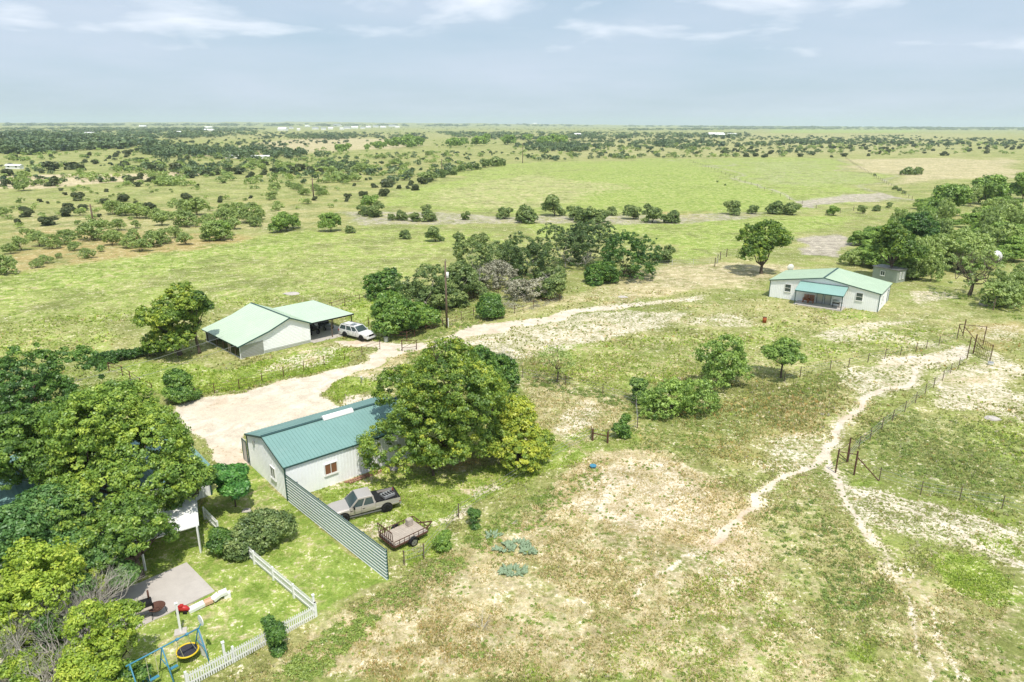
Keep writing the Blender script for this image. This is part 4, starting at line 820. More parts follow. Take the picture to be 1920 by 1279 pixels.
# workshop
Cw=Vector((-18.66,50.27,0)); aw,bw=ang(131),ang(41)
ws=thing('workshop','white metal workshop with a teal green ribbed roof and white ridge vent beside the pickup','workshop',Cw)
Pw=gable(ws,Cw,aw,8.2,bw,13.2,3.1,4.32,'white','teal','trim',oh=.16)
p=on(619.8,877.5,Cw,aw); window(ws,p,bw,-aw,1.15,1.0,'window with brown curtains','wht','brown')
p=on(513,886,Cw,bw); window(ws,p,aw,-bw,1.0,1.05)
p=on(463,866,Cw,bw); door(ws,Vector((p.x,p.y,.1)),aw,-bw,.95,2.05,'galv')
p=on(477,829,Cw,bw); MB().bar(p-zz*.2-bw*.08,p+zz*.2-bw*.08,.2,.16,up=bw).build('wall_vent',M['galv'],ws)  # small vent box on the gable wall
r0=on(604,787,Cw+aw*4.1,aw); t0=(r0-Cw).dot(bw); m=MB(); q=[]
for i in range(9):
    f=math.pi*i/8; q.append((math.cos(f)*.36,math.sin(f)*.30))
vs=[Pw(4.1+x,t0+t,4.40+h-abs(x)*.12) for t in(0,3.0) for x,h in q]
m.add(vs,[(i,i+1,i+10,i+9) for i in range(8)]+[tuple(range(8,-1,-1)),tuple(range(9,18))]+[(0,9,17,8)]); m.build('ridge_vent',M['wht'],ws)
p=at(590,925); m=MB(); m.bar(Pw(-.35,5.0,.02),Pw(-.35,8.2,.02),.16,.1); 
for i in range(34): m.box(Pw(-.62-(i%2)*.2,5.2+i*.11+random.uniform(-.05,.05),.07),(.2,.1,.1),random.uniform(0,3))
m.build('block_edging',M['brick'],ws)
# white house
Ch=Vector((61.57,111.21,0)); ah=Vector((-math.cos(R(36.5)),math.sin(R(36.5)),0)); bh=Vector((math.sin(R(36.5)),math.cos(R(36.5)),0))
hs=thing('white_house','white metal house with a pale mint roof and a turquoise roofed porch','house',Ch)
Ph=gable(hs,Ch,ah,18.,bh,10.,3.15,4.7,'white','mint','trim',oh=.25)
for x,y in((1477.5,540),(1611.5,556.5)):
    p=on(x,y,Ch,bh); window(hs,p,ah,-bh,1.05,1.35,None,'wht','glass',2)
p=Ph(0,3.2,1.75); window(hs,p,bh,-ah,.8,1.1,None,'wht','glass',2)
p=Ph(0,8.4,0); door(hs,Vector((p.x,p.y,.1)),bh,-ah,1.0,2.1,'wht')
s1=(on(1575,575,Ch-bh*3.,bh)-Ch).dot(ah); s0=(on(1491,566,Ch-bh*3.,bh)-Ch).dot(ah); s1-=.2; s0+=.1
por=MB().slab(Ph(s1,-.12,.14),Ph(s0,-.12,.14),Ph(s0,-3.3,.14),Ph(s1,-3.3,.14),.24)
por=MB(); por.box((Ph(s1,-1.7,.05)+Ph(s0,-1.7,.05))/2,(abs(s0-s1)+.3,3.1,.24),math.atan2(ah.y,ah.x)); pp=por.build('porch',M['concrete'],hs)
q=[Ph(s0+.15,-3.25,2.65),Ph(s1-.15,-3.25,2.65),Ph(s1-.15,-.15,3.62),Ph(s0+.15,-.15,3.62)]
r=MB(); nn=(q[1]-q[0]).cross(q[3]-q[0]); q2=q if nn.z>0 else [q[1],q[0],q[3],q[2]]
r.slab(*q2,.06); r.ribs(q2[0],q2[1],q2[2],q2[3],24,.035,.03); r.build('porch_roof',M['porch'],pp)
m=MB(); m.bar(q[0]-zz*.1,q[1]-zz*.1,.1,.16); m.bar(q[3]+zz*.02,q[2]+zz*.02,.08,.14); m.bar(q[0]-zz*.08,q[3]-zz*.08,.05,.12); m.bar(q[1]-zz*.08,q[2]-zz*.08,.05,.12); m.build('porch_trim',M['trim'],pp)
for s in(s0,s1): MB().bar(Ph(s,-3.1,.15),Ph(s,-3.1,2.6),.11,.11).build('porch_post',M['trim'],pp)
for f in(.45,.62): door(hs,Ph(s0+(s1-s0)*f,0,.15),ah,-bh,.95,2.05,'galv')
FOOT.append([tuple(Ph(s,t,0)[:2]) for s,t in((s1-.2,0),(s0+.2,0),(s0+.2,-3.4),(s1-.2,-3.4))])
for f,lb in((.17,'orange brown wooden chair at the left end of the turquoise porch'),(.29,'orange brown wooden chair, second from the left end of the turquoise porch')):
    b=Ph(s0+(s1-s0)*f,-.95,.17); t=thing('wooden_chair',lb,'chair',b,0,'wooden chairs on the porch')
    MB().bar(b+ah*-.35+zz*.5,b+ah*.35+zz*.5,.75,.1).build('seat',M['redwood'],t)
    m=MB()
    for i in range(5): m.bar(b+ah*(-.32+i*.16)+bh*.35+zz*.5,b+ah*(-.36+i*.18)+bh*.6+zz*1.35,.12,.04,up=bh)
    m.build('backrest',M['redwood'],t)
    for i in(-1,1):
        MB().bar(b+ah*i*.4-bh*.4+zz*.75,b+ah*i*.4+bh*.4+zz*.75,.14,.05).build('armrest',M['redwood'],t)
        for j in(-.32,.32): MB().bar(b+ah*i*.38+bh*j,b+ah*i*.38+bh*j+zz*.74,.09).build('leg',M['redwood'],t)
b=Ph(s0+(s1-s0)*.84,-1.2,.17); t=thing('barbecue_grill','dark barbecue grill with a grey lid on the right half of the porch','grill',b)
MB().tube([b-ah*.5+zz*.95,b+ah*.5+zz*.95],.34,12).build('lid',M['galv'],t,True); m=MB().bar(b-ah*.55+zz*.72,b+ah*.55+zz*.72,.6,.24); m.build('firebox',M['black'],t)
MB().bar(b-ah*1.05+zz*.82,b-ah*.57+zz*.82,.5,.05).build('side_shelf',M['steel'],t)
for i in(-1,1):
    for j in(-1,1): MB().bar(b+ah*i*.5+bh*j*.25,b+ah*i*.5+bh*j*.25+zz*.62,.05).build('leg',M['black'],t)
# grey cabin behind the house
p0=at(1634.5,522); p1=at(1679.5,531); uc=(p1-p0); Lc=uc.length; uc.normalize(); vc=Vector((-uc.y,uc.x,0)); 
cb=thing('grey_cabin','small grey cabin with a flat dark roof under the tall oak behind the white house','cabin',p1)
gx=MB().box((p0+p1)/2+vc*1.5+zz*1.2,(Lc,3.,2.6),math.atan2(uc.y,uc.x))
for i in range(int(Lc/.4)): gx.bar(p0+uc*(.2+i*.4)-vc*.01,p0+uc*(.2+i*.4)-vc*.01+zz*2.4,.05,.03,up=vc)
gx.build('wall',M['greybox'],cb)
MB().box((p0+p1)/2+vc*1.5+zz*2.58,(Lc+.4,3.5,.16),math.atan2(uc.y,uc.x)).build('roof',M['steel'],cb)
window(cb,p0+uc*Lc*.42+zz*1.5,uc,-vc,.9,.9); window(cb,p1+vc*1.0+zz*1.4,vc,uc,.35,1.3); window(cb,p1+vc*2.0+zz*1.4,vc,uc,.35,1.3)
# long shed with the carport
A0=Vector((-36.14,85.97,0)); wd=ang(45.6); kd=ang(135.6); nd=-kd
sh=thing('long_shed','white sided shed with a faded mint roof and an open carport on its right','shed',A0)
pr=[on(x,y,A0,nd) for x,y in((446.5,648.5),(502,619.8),(540.3,594.8),(583.6,604.3))]; pr=[((q-A0).dot(wd),q.z) for q in pr]
S=lambda s,t,h:A0+wd*s+kd*t+zz*h
s0_,s3_=0.,10.4; D_=11.
prof=[(-.35,pr[0][1]-.05),(pr[1][0],pr[1][1]),(pr[2][0],pr[2][1]),(s3_+.12,pr[3][1])]
def proz(s):
    for (a1,z1),(a2,z2) in zip(prof,prof[1:]):
        if s<=a2: return z1+(z2-z1)*(s-a1)/(a2-a1)
    return prof[-1][1]
for t,sg in((0,1),(D_,-1)):
    m=MB(); pl=[S(0,t,-.1),S(s3_,t,-.1),S(s3_,t,proz(s3_)-.1),S(prof[2][0],t,prof[2][1]-.1),S(prof[1][0],t,prof[1][1]-.1),S(0,t,proz(0)-.1)]
    m.poly(pl,.12,nd*sg)
    if t==0:
        h=.15
        while h<4.3:
            ss=[s*.05 for s in range(0,209) if proz(s*.05)-.25>h]
            if ss: 
                a_=max(ss[0],3.35 if h<1.95 else 0); m.bar(S(a_+.02,0,h)+nd*.008,S(ss[-1],0,h)+nd*.008,.03,.03,up=nd)
            h+=.2
    m.build('wall',M['white'],sh)
m=MB().poly([S(.06,0,.1)+nd*.03,S(3.3,0,.1)+nd*.03,S(3.3,0,1.95)+nd*.03,S(.06,0,min(1.95,proz(0)-.2))+nd*.03],.03,nd)
for i in range(9): m.bar(S(.1,0,.2+i*.2)+nd*.05,S(3.28,0,.2+i*.2)+nd*.05,.06,.05,up=nd)
m.build('corrugated_panel',M['galv'],sh)
m=MB(); m.bar(S(3.35,0,.22)+nd*.012,S(s3_-.05,0,.22)+nd*.012,.45,.02,up=nd); m.build('base_board',M['galv'],sh)
m=MB().poly([S(s3_,.13,-.1),S(s3_,D_-.13,-.1),S(s3_,D_-.13,proz(s3_)-.14),S(s3_,.13,proz(s3_)-.14)],.12,wd); m.build('wall',M['white'],sh)
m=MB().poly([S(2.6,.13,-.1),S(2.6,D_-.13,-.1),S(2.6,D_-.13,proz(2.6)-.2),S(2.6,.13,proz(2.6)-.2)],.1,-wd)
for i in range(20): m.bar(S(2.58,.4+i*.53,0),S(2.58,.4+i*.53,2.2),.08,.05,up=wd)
m.build('inner_wall',M['dark'],sh)  # shade inside the open side is put into this near-black colour
for t in(.15,1.6,3.2,3.7,5.4,7.6,10.8): MB().bar(S(.1,t,0),S(.1,t,proz(0)-.15),.12).build('post',M['wood' if t in(.15,3.2,3.7) else 'post'],sh)
MB().bar(S(.1,.1,.08),S(.1,D_-.1,.08),.14,.16).build('sill_beam',M['tarp'],sh)
for i in range(3):
    (a1,z1),(a2,z2)=prof[i],prof[i+1]; m=MB(); q=[S(a1,-.4,z1),S(a2,-.4,z2),S(a2,D_+.3,z2),S(a1,D_+.3,z1)]
    if (q[1]-q[0]).cross(q[3]-q[0]).z<0: q=[q[0],q[3],q[2],q[1]]; 
    m.slab(*q,.07)
    nr=int(D_/.6); 
    for j in range(nr+1): m.bar(S(a1,-.4+j*(D_+.7)/nr,z1+.012),S(a2,-.4+j*(D_+.7)/nr,z2+.012),.04,.024)
    m.build('roof',M['mint'],sh)
m=MB(); 
for (a1,z1),(a2,z2) in zip(prof,prof[1:]): m.bar(S(a1,-.42,z1-.04),S(a2,-.42,z2-.04),.04,.17)
m.bar(S(prof[0][0]-.02,-.4,z1*0+prof[0][1]-.05),S(prof[0][0]-.02,D_+.3,prof[0][1]-.05),.04,.12); m.bar(S(prof[2][0],-.4,prof[2][1]+.03),S(prof[2][0],D_+.3,prof[2][1]+.03),.22,.04); m.build('trim',M['trim'],sh)
cp0,cp1=s3_+.13,s3_+7.1; q=[S(cp0,-.4,pr[3][1]),S(cp1,-.4,3.0),S(cp1,D_+.1,3.0),S(cp0,D_+.1,pr[3][1])]
m=MB(); m.slab(*(q if (q[1]-q[0]).cross(q[3]-q[0]).z>0 else q[::-1]),.07)
for j in range(19): m.bar(S(cp0,-.4+j*(D_+.5)/18,pr[3][1]+.012),S(cp1,-.4+j*(D_+.5)/18,3.012),.04,.024)
m.build('carport_roof',M['mint'],sh)
m=MB(); m.bar(S(cp0,-.42,pr[3][1]-.08),S(cp1,-.42,2.92),.05,.2); m.bar(S(cp1+.02,-.4,2.92),S(cp1+.02,D_,2.92),.05,.16); 
for t in(2.5,5.5,8.5): m.bar(S(cp0,t,pr[3][1]-.16),S(cp1-.1,t,2.83),.08,.14)
m.build('carport_beam',M['black'],sh)
for s in(s3_+3.5,s3_+6.9):
    for t in(.0,5.4,10.8): MB().tube([S(s,t,-.1),S(s,t,2.95)],.075,8).build('carport_post',M['post' if s<s3_+5 else 'rust'],sh)
MB().box(S(s3_+3.6,5.2,-.02),(7.,11.6,.16),R(45.6)).build('carport_floor',M['concrete'],sh)
FOOT.append([tuple(S(s,t,0)[:2]) for s,t in((-.1,-.1),(s3_+7.1,-.6),(s3_+7.1,D_),(-.1,D_))])
# tractor and cart under the carport
def wheel_set(root,pts,r,w,heading,name='wheel',rim=.55):
    hv=V3(heading).normalized(); ax=Vector((-hv.y,hv.x,0))
    for c in pts:
        c=V3(c); wb=MB(); k=18
        prf=[(-w/2,r*.72),(-w/2,r*.93),(-w*.3,r),(w*.3,r),(w/2,r*.93),(w/2,r*.72)]
        u=hv; v=Vector((0,0,1)); vs=[]
        for a_ in range(k):
            t=2*math.pi*a_/k
            for o,rr in prf: vs.append(c+ax*o+(u*math.cos(t)+v*math.sin(t))*rr)
        fs=[(a_*6+j,((a_+1)%k)*6+j,((a_+1)%k)*6+j+1,a_*6+j+1) for a_ in range(k) for j in range(5)]
        wb.add(vs,fs); ty=wb.build(name,M['tyre'],root,True)
        rm=MB().tube([c-ax*w*.42,c+ax*w*.42],r*(rim+.16),14)
        rm.build('rim',M['rim'],ty)
        m=MB()
        for sg in(-1,1):
            for i in range(6): t=i*1.047; m.bar(c+ax*sg*w*.45,c+ax*sg*w*.45+(u*math.cos(t)+v*math.sin(t))*r*.66,r*.16,.02,up=ax)
        m.build('spokes',M['steel'],ty)
b=S(s3_+2.2,4.2,.06); hv=-kd; sv=wd
t=thing('farm_tractor','dark tractor with large rear wheels parked in the shade of the carport','tractor',b)
MB().box(b+hv*.9+zz*1.05,(1.5,.7,.6),math.atan2(hv.y,hv.x)).build('engine_hood',M['black'],t)
MB().box(b-hv*.3+zz*.8,(1.2,.8,.35),math.atan2(hv.y,hv.x)).build('chassis',M['black'],t); MB().box(b-hv*.5+zz*1.2,(.5,.5,.5),math.atan2(hv.y,hv.x)).build('seat',M['steel'],t)
wheel_set(t,[b-hv*.6+sv*.75+zz*.7,b-hv*.6-sv*.75+zz*.7],.7,.35,hv); wheel_set(t,[b+hv*1.3+sv*.65+zz*.42,b+hv*1.3-sv*.65+zz*.42],.42,.22,hv)
b=S(s3_+5.1,4.6,.06); t=thing('utility_cart','small dark utility cart parked beside the tractor under the carport','cart',b)
MB().box(b-hv*.55+zz*.75,(1.1,1.3,.5),math.atan2(hv.y,hv.x)).build('cargo_box',M['black'],t); MB().box(b+hv*.55+zz*.55,(1.2,1.3,.35),math.atan2(hv.y,hv.x)).build('body',M['steel'],t)
m=MB()
for i in(-1,1):
    for j in(-.1,1.0): m.bar(b+hv*j+sv*i*.6+zz*.7,b+hv*(j*.7)+sv*i*.55+zz*1.8,.06)
m.box(b+hv*.3+zz*1.84,(1.1,1.3,.05),math.atan2(hv.y,hv.x)); m.build('roll_cage',M['black'],t)
wheel_set(t,[b+hv*j+sv*i*.65+zz*.32 for i in(-1,1) for j in(-.75,.85)],.32,.22,hv)
# teal roofed house under the left oaks
Cl=Vector((-25.4,51.1,0))
lh=thing('ranch_house','pale house with a teal roof almost hidden under the huge oak','house',Cl)
al,bl=ang(137),ang(227)
Pl=gable(lh,Cl,al,14.,bl,15.,2.6,4.05,'white','teal','trim',oh=.3,split=.62)
window(lh,Pl(0,3.,1.5),bl,-al,1.2,1.1); window(lh,Pl(0,7.,1.5),bl,-al,1.2,1.1); door(lh,Pl(0,5.,.05),bl,-al,.95,2.05)
for s_ in(3.5,10.5): window(lh,Pl(s_,0,1.5),al,-bl,1.1,1.1)
n1=at(373,984,2.3); n2=n1+(at(296,1007,2.3)-n1).normalized()*7.6; k1=Pl(-.33,1.2,2.5); k2=k1+(n2-n1)
q=[n1,n2,k2,k1]
if (q[1]-q[0]).cross(q[3]-q[0]).z<0: q=q[::-1]
pa=MB().slab(*q,.08).ribs(q[0],q[1],q[2],q[3],16,.04,.03).build('patio_cover',M['wht'],lh)
for f in(.02,.5,.98): w_=n1.lerp(n2,f); MB().bar(Vector((w_.x,w_.y,0)),Vector((w_.x,w_.y,2.2)),.11).build('cover_post',M['wht'],pa)
# ------------------------------------------------------------ vehicles
def loft(st,close=True):
    """stations: (x, zbottom, zshoulder, ztop, half widths: low, shoulder, top)"""
    m=MB(); n=12
    for x,zb,zs,zt,wl,w2,wt in st:
        half=[(wl*.86,zb),(wl,zb+.12),(w2,(zb+zs)/2),(w2*.995,zs-.08),(w2*.96,zs),(wt,zt)]
        m.v+=[(x,-y,z) for y,z in half]+[(x,y,z) for y,z in reversed(half)]
    k=len(st)
    for i in range(k-1):
        for j in range(n): m.f.append((i*n+j,i*n+(j+1)%n,(i+1)*n+(j+1)%n,(i+1)*n+j))
    m.f.append(tuple(range(n-1,-1,-1))); m.f.append(tuple((k-1)*n+j for j in range(n))); return m
def vehicle(name,label,pos,hd,L_,W_,belt,st,cab,roofz,paint,wheels,r,kind):
    root=thing(name,label,'car' if kind=='suv' else 'pickup truck',pos,hd)
    b=loft(st).build('body',M[paint],root,False,world=False)
    mo=b.modifiers.new('bev','BEVEL'); mo.width=.03; mo.segments=2; mo.angle_limit=R(25)
    (xb0,xt0,xt1,xb1)=cab; wb,wt=W_/2*.955,W_/2*.78
    g=MB(); g.add([(xb0,-wb,belt),(xb1,-wb,belt),(xb1,wb,belt),(xb0,wb,belt),(xt0,-wt,roofz),(xt1,-wt,roofz),(xt1,wt,roofz),(xt0,wt,roofz)],[(0,1,5,4),(1,2,6,5),(2,3,7,6),(3,0,4,7),(4,5,6,7)])
    g.build('glass',M['glass'],root,world=False)
    rf=MB().box(((xt0+xt1)/2,0,roofz+.02),(xt1-xt0+.06,wt*2+.05,.09)); rb=rf.build('roof',M[paint],root,world=False); mo=rb.modifiers.new('bev','BEVEL'); mo.width=.035; mo.segments=3
    m=MB(); ts=(0,.36,.68,1) if kind=='suv' else (0,.5,1)
    for sg in(-1,1):
        for t in ts:
            xb=xb0+(xb1-xb0)*t; xt=xt0+(xt1-xt0)*t; m.bar((xb,sg*(wb+.005),belt-.04),(xt,sg*(wt+.012),roofz),.10 if 0<t<1 else .13,.05,up=(0,1,0))
        m.bar((xb0,sg*(wb+.0),belt),(xb1,sg*(wb+.0),belt),.06,.08,up=(0,1,0)); m.bar((xt0,sg*wt,roofz-.04),(xt1,sg*wt,roofz-.04),.05,.12,up=(0,1,0))
    m.build('pillars',M[paint],root,world=False)
    for x in wheels:
        for sg in(-1,1):
            m=MB().tube([(x,sg*(W_/2-.25),r*1.05),(x,sg*(W_/2+.006),r*1.05)],r*1.22,20); m.build('wheel_arch',M['black'],root,world=False)
            o=ORG[root.name]; wheel_set_local(root,(x,sg*(W_/2-.10),r),r,.26)
    for sg in(-1,1):
        MB().box((L_/2-.10,sg*W_*.37,belt-.28),(.2,.34,.20)).build('headlight',M['lightclear'],root,world=False)
        MB().box((-L_/2+.06,sg*(W_/2-.09),belt-.18),(.16,.14,.36)).build('tail_light',M['lightred'],root,world=False)
        m=MB().box((xb1-.35,sg*(W_/2+.14),belt+.10),(.12,.2,.2)); m.build('mirror',M[paint if kind=='suv' else 'black'],root,world=False)
        for x in ((xb0+xb1)/2-.1,(xb0+xb1)/2+.95): MB().box((x,sg*(W_/2+.008),belt-.2),(.18,.03,.04)).build('door_handle',M['black'],root,world=False)
        MB().box(((wheels[0]+wheels[1])/2,sg*(W_/2-.02),.36),(wheels[0]-wheels[1]-1.0,.08,.10)).build('sill',M['black' if kind=='suv' else 'steel'],root,world=False)
    MB().box((L_/2-.02,0,belt-.33),(.10,W_*.5,.26)).build('grille',M['black'],root,world=False)
    MB().box((L_/2-.0,0,.52),(.16,W_*.88,.22)).build('bumper',M['galv' if kind=='pickup' else paint],root,world=False)
    MB().box((-L_/2-.02,0,.52),(.16,W_*.88,.22)).build('bumper',M['galv' if kind=='pickup' else paint],root,world=False)
    m=MB(); 
    for x in((xb0+xb1)/2+.1,xb1-.05): 
        for sg in(-1,1): m.bar((x,sg*(W_/2+.001),.42),(x,sg*(W_/2+.001),belt-.02),.012,.012)
    m.build('door_seam',M['black'],root,world=False)
    return root
def wheel_set_local(root,c,r,w):
    k=20; prf=[(-w/2,r*.62),(-w/2,r*.94),(-w*.3,r),(w*.3,r),(w/2,r*.94),(w/2,r*.62)]; vs=[]
    for a_ in range(k):
        t=2*math.pi*a_/k
        for o,rr in prf: vs.append((c[0]+math.cos(t)*rr,c[1]+o,c[2]+math.sin(t)*rr))
    wb=MB().add(vs,[(a_*6+j,((a_+1)%k)*6+j,((a_+1)%k)*6+j+1,a_*6+j+1) for a_ in range(k) for j in range(5)]); ty=wb.build('wheel',M['tyre'],root,True,world=False)
    MB().tube([(c[0],c[1]-w*.4,c[2]),(c[0],c[1]+w*.4,c[2])],r*.64,18).build('rim',M['rim'],ty,world=False)
    m=MB()
    for sg in(-1,1):
        for i in range(6): t=i*1.047+.5; m.bar((c[0],c[1]+sg*w*.41,c[2]),(c[0]+math.cos(t)*r*.6,c[1]+sg*w*.41,c[2]+math.sin(t)*r*.6),.025,r*.17,up=(0,1,0))
        m.tube([(c[0],c[1]+sg*w*.38,c[2]),(c[0],c[1]+sg*w*.46,c[2])],r*.16,8)
    m.build('spokes',M['black'],ty,world=False)
def place(pr_,pf_,W_,left):
    h=(pf_-pr_); a_=math.atan2(h.y,h.x); l=Vector((-math.sin(a_),math.cos(a_),0)); mid=(pr_+pf_)/2; return mid+l*(W_/2*(1 if not left else -1)),a_
p,a_=place(at(648.8,633.4),at(673.2,639.2),2.04,False); p.z=.02
suv=vehicle('parked_car','large white sport utility vehicle parked in front of the carport','car' and p,a_,5.7,2.04,1.18,
 [(-2.85,.5,1.0,1.05,.85,.90,.8),(-2.72,.4,1.16,1.18,.94,1.0,.9),(-2.2,.38,1.18,1.2,.98,1.02,.9),(0,.36,1.18,1.2,.98,1.02,.9),(1.2,.36,1.17,1.22,.98,1.02,.86),(2.2,.38,1.10,1.18,.97,1.01,.8),(2.7,.42,1.02,1.08,.92,.97,.74),(2.85,.5,.92,.96,.84,.88,.66)],
 (-2.74,-2.42,.35,1.25),1.86,'suv',(1.78,-1.55),.42,'suv')
m=MB()
for sg in(-1,1): m.bar((-2.2,sg*.72,1.97),(.2,sg*.72,1.97),.05,.06)
m.build('roof_rail',M['steel'],suv,world=False); MB().box((-.55,0,1.935),(.8,.8,.02)).build('sunroof',M['glass'],suv,world=False)
p,a_=place(at(724.5,962),at(653,980),2.0,True); p.z=.02
pk=vehicle('pickup_truck','beige extended cab pickup truck parked behind the teal metal fence',p,a_,5.95,2.0,1.12,
 [(-2.97,.52,.80,.82,.84,.90,.85),(-2.85,.45,.86,.88,.93,.99,.93),(-.80,.42,.86,.88,.95,1.0,.93),(-.76,.42,1.12,1.14,.95,1.0,.9),(1.2,.4,1.12,1.15,.96,1.0,.86),(2.2,.42,1.06,1.14,.96,1.0,.82),(2.8,.45,1.0,1.07,.92,.97,.76),(2.97,.52,.9,.95,.85,.9,.7)],
 (-.74,-.60,.62,1.42),1.80,'pickup',(1.95,-1.75),.42,'pickup')
pk.scale=(.94,.94,.94); bed=MB()
for sg in(-1,1): bed.box((-1.88,sg*.955,1.0),(2.18,.09,.32))
bed.box((-2.93,0,1.0),(.08,1.82,.32)); bed.box((-.83,0,1.0),(.06,1.82,.32)); bd=bed.build('bed',M['pickup'],pk,world=False)
MB().box((-1.88,0,.90),(2.0,1.8,.02)).build('bed_liner',M['black'],bd,world=False)
m=MB()
for sg in(-1,1): m.box((-1.88,sg*.955,1.175),(2.2,.07,.02))
m.box((-2.93,0,1.175),(.12,1.8,.03)); m.build('bed_rail',M['black'],bd,world=False)
MB().box((-1.12,0,1.14),(.5,1.86,.22)).build('tool_box',M['black'],bd,world=False)
b=p+Vector((math.cos(a_)*-2.0,math.sin(a_)*-2.0,.93)); t=thing('load_bundle','grey folded mat bundle lying in the bed of the beige pickup','bundle',b,a_+.3)
MB().box((0,0,.10),(1.0,.75,.2)).build('mat',M['galv'],t,world=False); m=MB()
for i in range(4): m.tube([(-.4+i*.25,-.2,.22),(-.3+i*.25,0,.32),(-.4+i*.25,.25,.22)],.05,6)
m.build('straps',M['black'],t,world=False)
# flatbed trailer
ta,tb,tc=at(706,1031),at(741.5,1038),at(803,1008); ta.z=tb.z=tc.z=0
ex=(tc-tb).normalized(); ey=Vector((-ex.y,ex.x,0)); TL=(tc-tb).length; TW=1.9; tb=tb+ey*.05
tr_=thing('flatbed_trailer','small open trailer with a pale plank deck and a raised barred ramp gate','trailer',tb)
T_=lambda x,y,z:tb+ex*x+ey*y+zz*z
m=MB()
for i in range(10): m.box(T_(TL/2,.1+i*.2,.58),(TL,.185,.05),math.atan2(ex.y,ex.x))
m.build('deck',M['wood'],tr_)
m=MB(); m.bar(T_(0,-.03,.52),T_(TL,-.03,.52),.06,.12); m.bar(T_(0,TW+.03,.52),T_(TL,TW+.03,.52),.06,.12); m.bar(T_(-.03,0,.52),T_(-.03,TW,.52),.06,.12); m.bar(T_(TL+.03,0,.52),T_(TL+.03,TW,.52),.06,.12)
for sd_ in(-.03,TW+.03):
    m.bar(T_(0,sd_,.95),T_(TL,sd_,.95),.05)
    for i in range(8): m.bar(T_(i*TL/7,sd_,.55),T_(i*TL/7,sd_,.95),.045)
m.bar(T_(TL+.03,0,.95),T_(TL+.03,TW,.95),.05)
for i in range(1,4): m.bar(T_(TL+.03,i*TW/4,.55),T_(TL+.03,i*TW/4,.95),.045)
m.bar(T_(TL,TW*.15,.48),T_(TL+1.1,TW/2,.48),.08); m.bar(T_(TL,TW*.85,.48),T_(TL+1.1,TW/2,.48),.08); m.build('frame',M['rust'],tr_)
m=MB(); 
for i in range(8): m.bar(T_(-.08,i*TW/7,.5),T_(-.18,i*TW/7,1.75),.05)
m.bar(T_(-.18,0,1.75),T_(-.18,TW,1.75),.06); m.bar(T_(-.12,0,1.0),T_(-.12,TW,1.0),.04); m.bar(T_(-.08,0,.5),T_(-.08,TW,.5),.06); m.build('ramp_gate',M['rust'],tr_)
wheel_set(tr_,[T_(TL*.52,-.2,.33),T_(TL*.52,TW+.2,.33)],.33,.2,ex)
for y in(-.2,TW+.2):
    m=MB(); vs=[]
    for i in range(9):
        f=math.pi*i/8
        for o in(-.13,.13): vs.append(T_(TL*.52+math.cos(f)*.44,y+o,.33+math.sin(f)*.42))
    m.add(vs,[(2*i,2*i+2,2*i+3,2*i+1) for i in range(8)]); m.build('fender',M['black'],tr_)
bx=T_(TL*.80,TW*.80,.61); t=thing('wooden_box','pale wooden box standing on the trailer deck','box',bx); an=math.atan2(ex.y,ex.x)
m=MB().box(bx+zz*.28,(.42,.34,.56),an)
for i in range(3): m.box(bx+zz*(.1+i*.18),(.46,.38,.14),an)
m.build('slats',M['wood'],t)
# ------------------------------------------------------------ fences
def up_fence(name,label,cat,pts,h,mt,rails,pr_=.045,rr=.03,step=2.4,wire=False,group=None,panel=None,hs=None):
    root=thing(name,label,cat,pts[0],0,group); seq=[]
    for i,(a,b) in enumerate(zip(pts,pts[1:])):
        n=max(1,round((b-a).length/step)); seq+=[a.lerp(b,j/n) for j in range(n)]
    seq.append(pts[-1]); seq=[Vector((q.x,q.y,float(terr(q.x,q.y)))) for q in seq]
    for q in seq: MB().tube([q-zz*.2,q+Vector((random.uniform(-.02,.02),random.uniform(-.02,.02),h+random.uniform(-.03,.05)))],pr_,6).build('post',M[mt],root)
    m=MB()
    for z in rails:
        for a,b in zip(seq,seq[1:]): m.tube([a+zz*z,b+zz*z],rr,4 if wire else 6)
    m.build('wires' if wire else 'rails',M['galv' if wire else mt],root); return root
def AT(*q): return [at(x,y) for x,y in q]
up_fence('pipe_fence','rusty pipe and wire fence along the driveway in front of the shed lawn','fence',AT((367,748),(402.5,738),(449,730),(491.6,717.5),(532,706.6),(570,695.6),(608,684.7),(646,675),(679,666),(712.5,655)),1.3,'rust',(1.2,.8,.4),.05,.018,9)
up_fence('pipe_fence','rusty fence running down the left side of the shed lawn','fence',AT((173,688),(205,696),(230,705),(244.7,714),(264.7,728),(286,738)),1.3,'rust',(1.2,.7),.055,.03,9)
up_fence('pipe_fence','rusty pipe fence from the field behind the carport to the thicket','fence',AT((560,600),(600,590),(623,581.6),(647,574),(675,566),(700,560),(735,552)),1.35,'rust',(1.3,.7),.06,.035,6)
up_fence('pipe_fence','rusty pipe fence along the track below the power pole and thicket','fence',AT((763,640),(777.5,632.5),(799,623),(830,612),(865,600),(888,592),(907,588),(965,588),(1000,578),(1050,565)),1.35,'rust',(1.3,.85,.4),.055,.028,5)
up_fence('pipe_fence','pipe corral panels half hidden in the middle of the thicket','fence',AT((868,570),(888,560),(912,562),(935,556)),1.6,'rust',(1.5,1.1,.7,.3),.05,.03,2.5)
up_fence('pipe_fence','short rusty fence between the parked white vehicle and the gate tree','fence',AT((691,612),(697,628),(725,636),(763,640)),1.5,'rust',(1.35,.8),.06,.03,5)
up_fence('wire_fence','wire fence on thin posts along the upper side of the right dirt track','fence',AT((1470,716),(1500,707),(1556,695),(1591,689),(1627,680),(1658.7,673),(1688,667),(1717,660),(1736.5,655),(1760,648),(1794,637)),1.35,'post',(1.2,.85,.5),.05,.012,9,True)
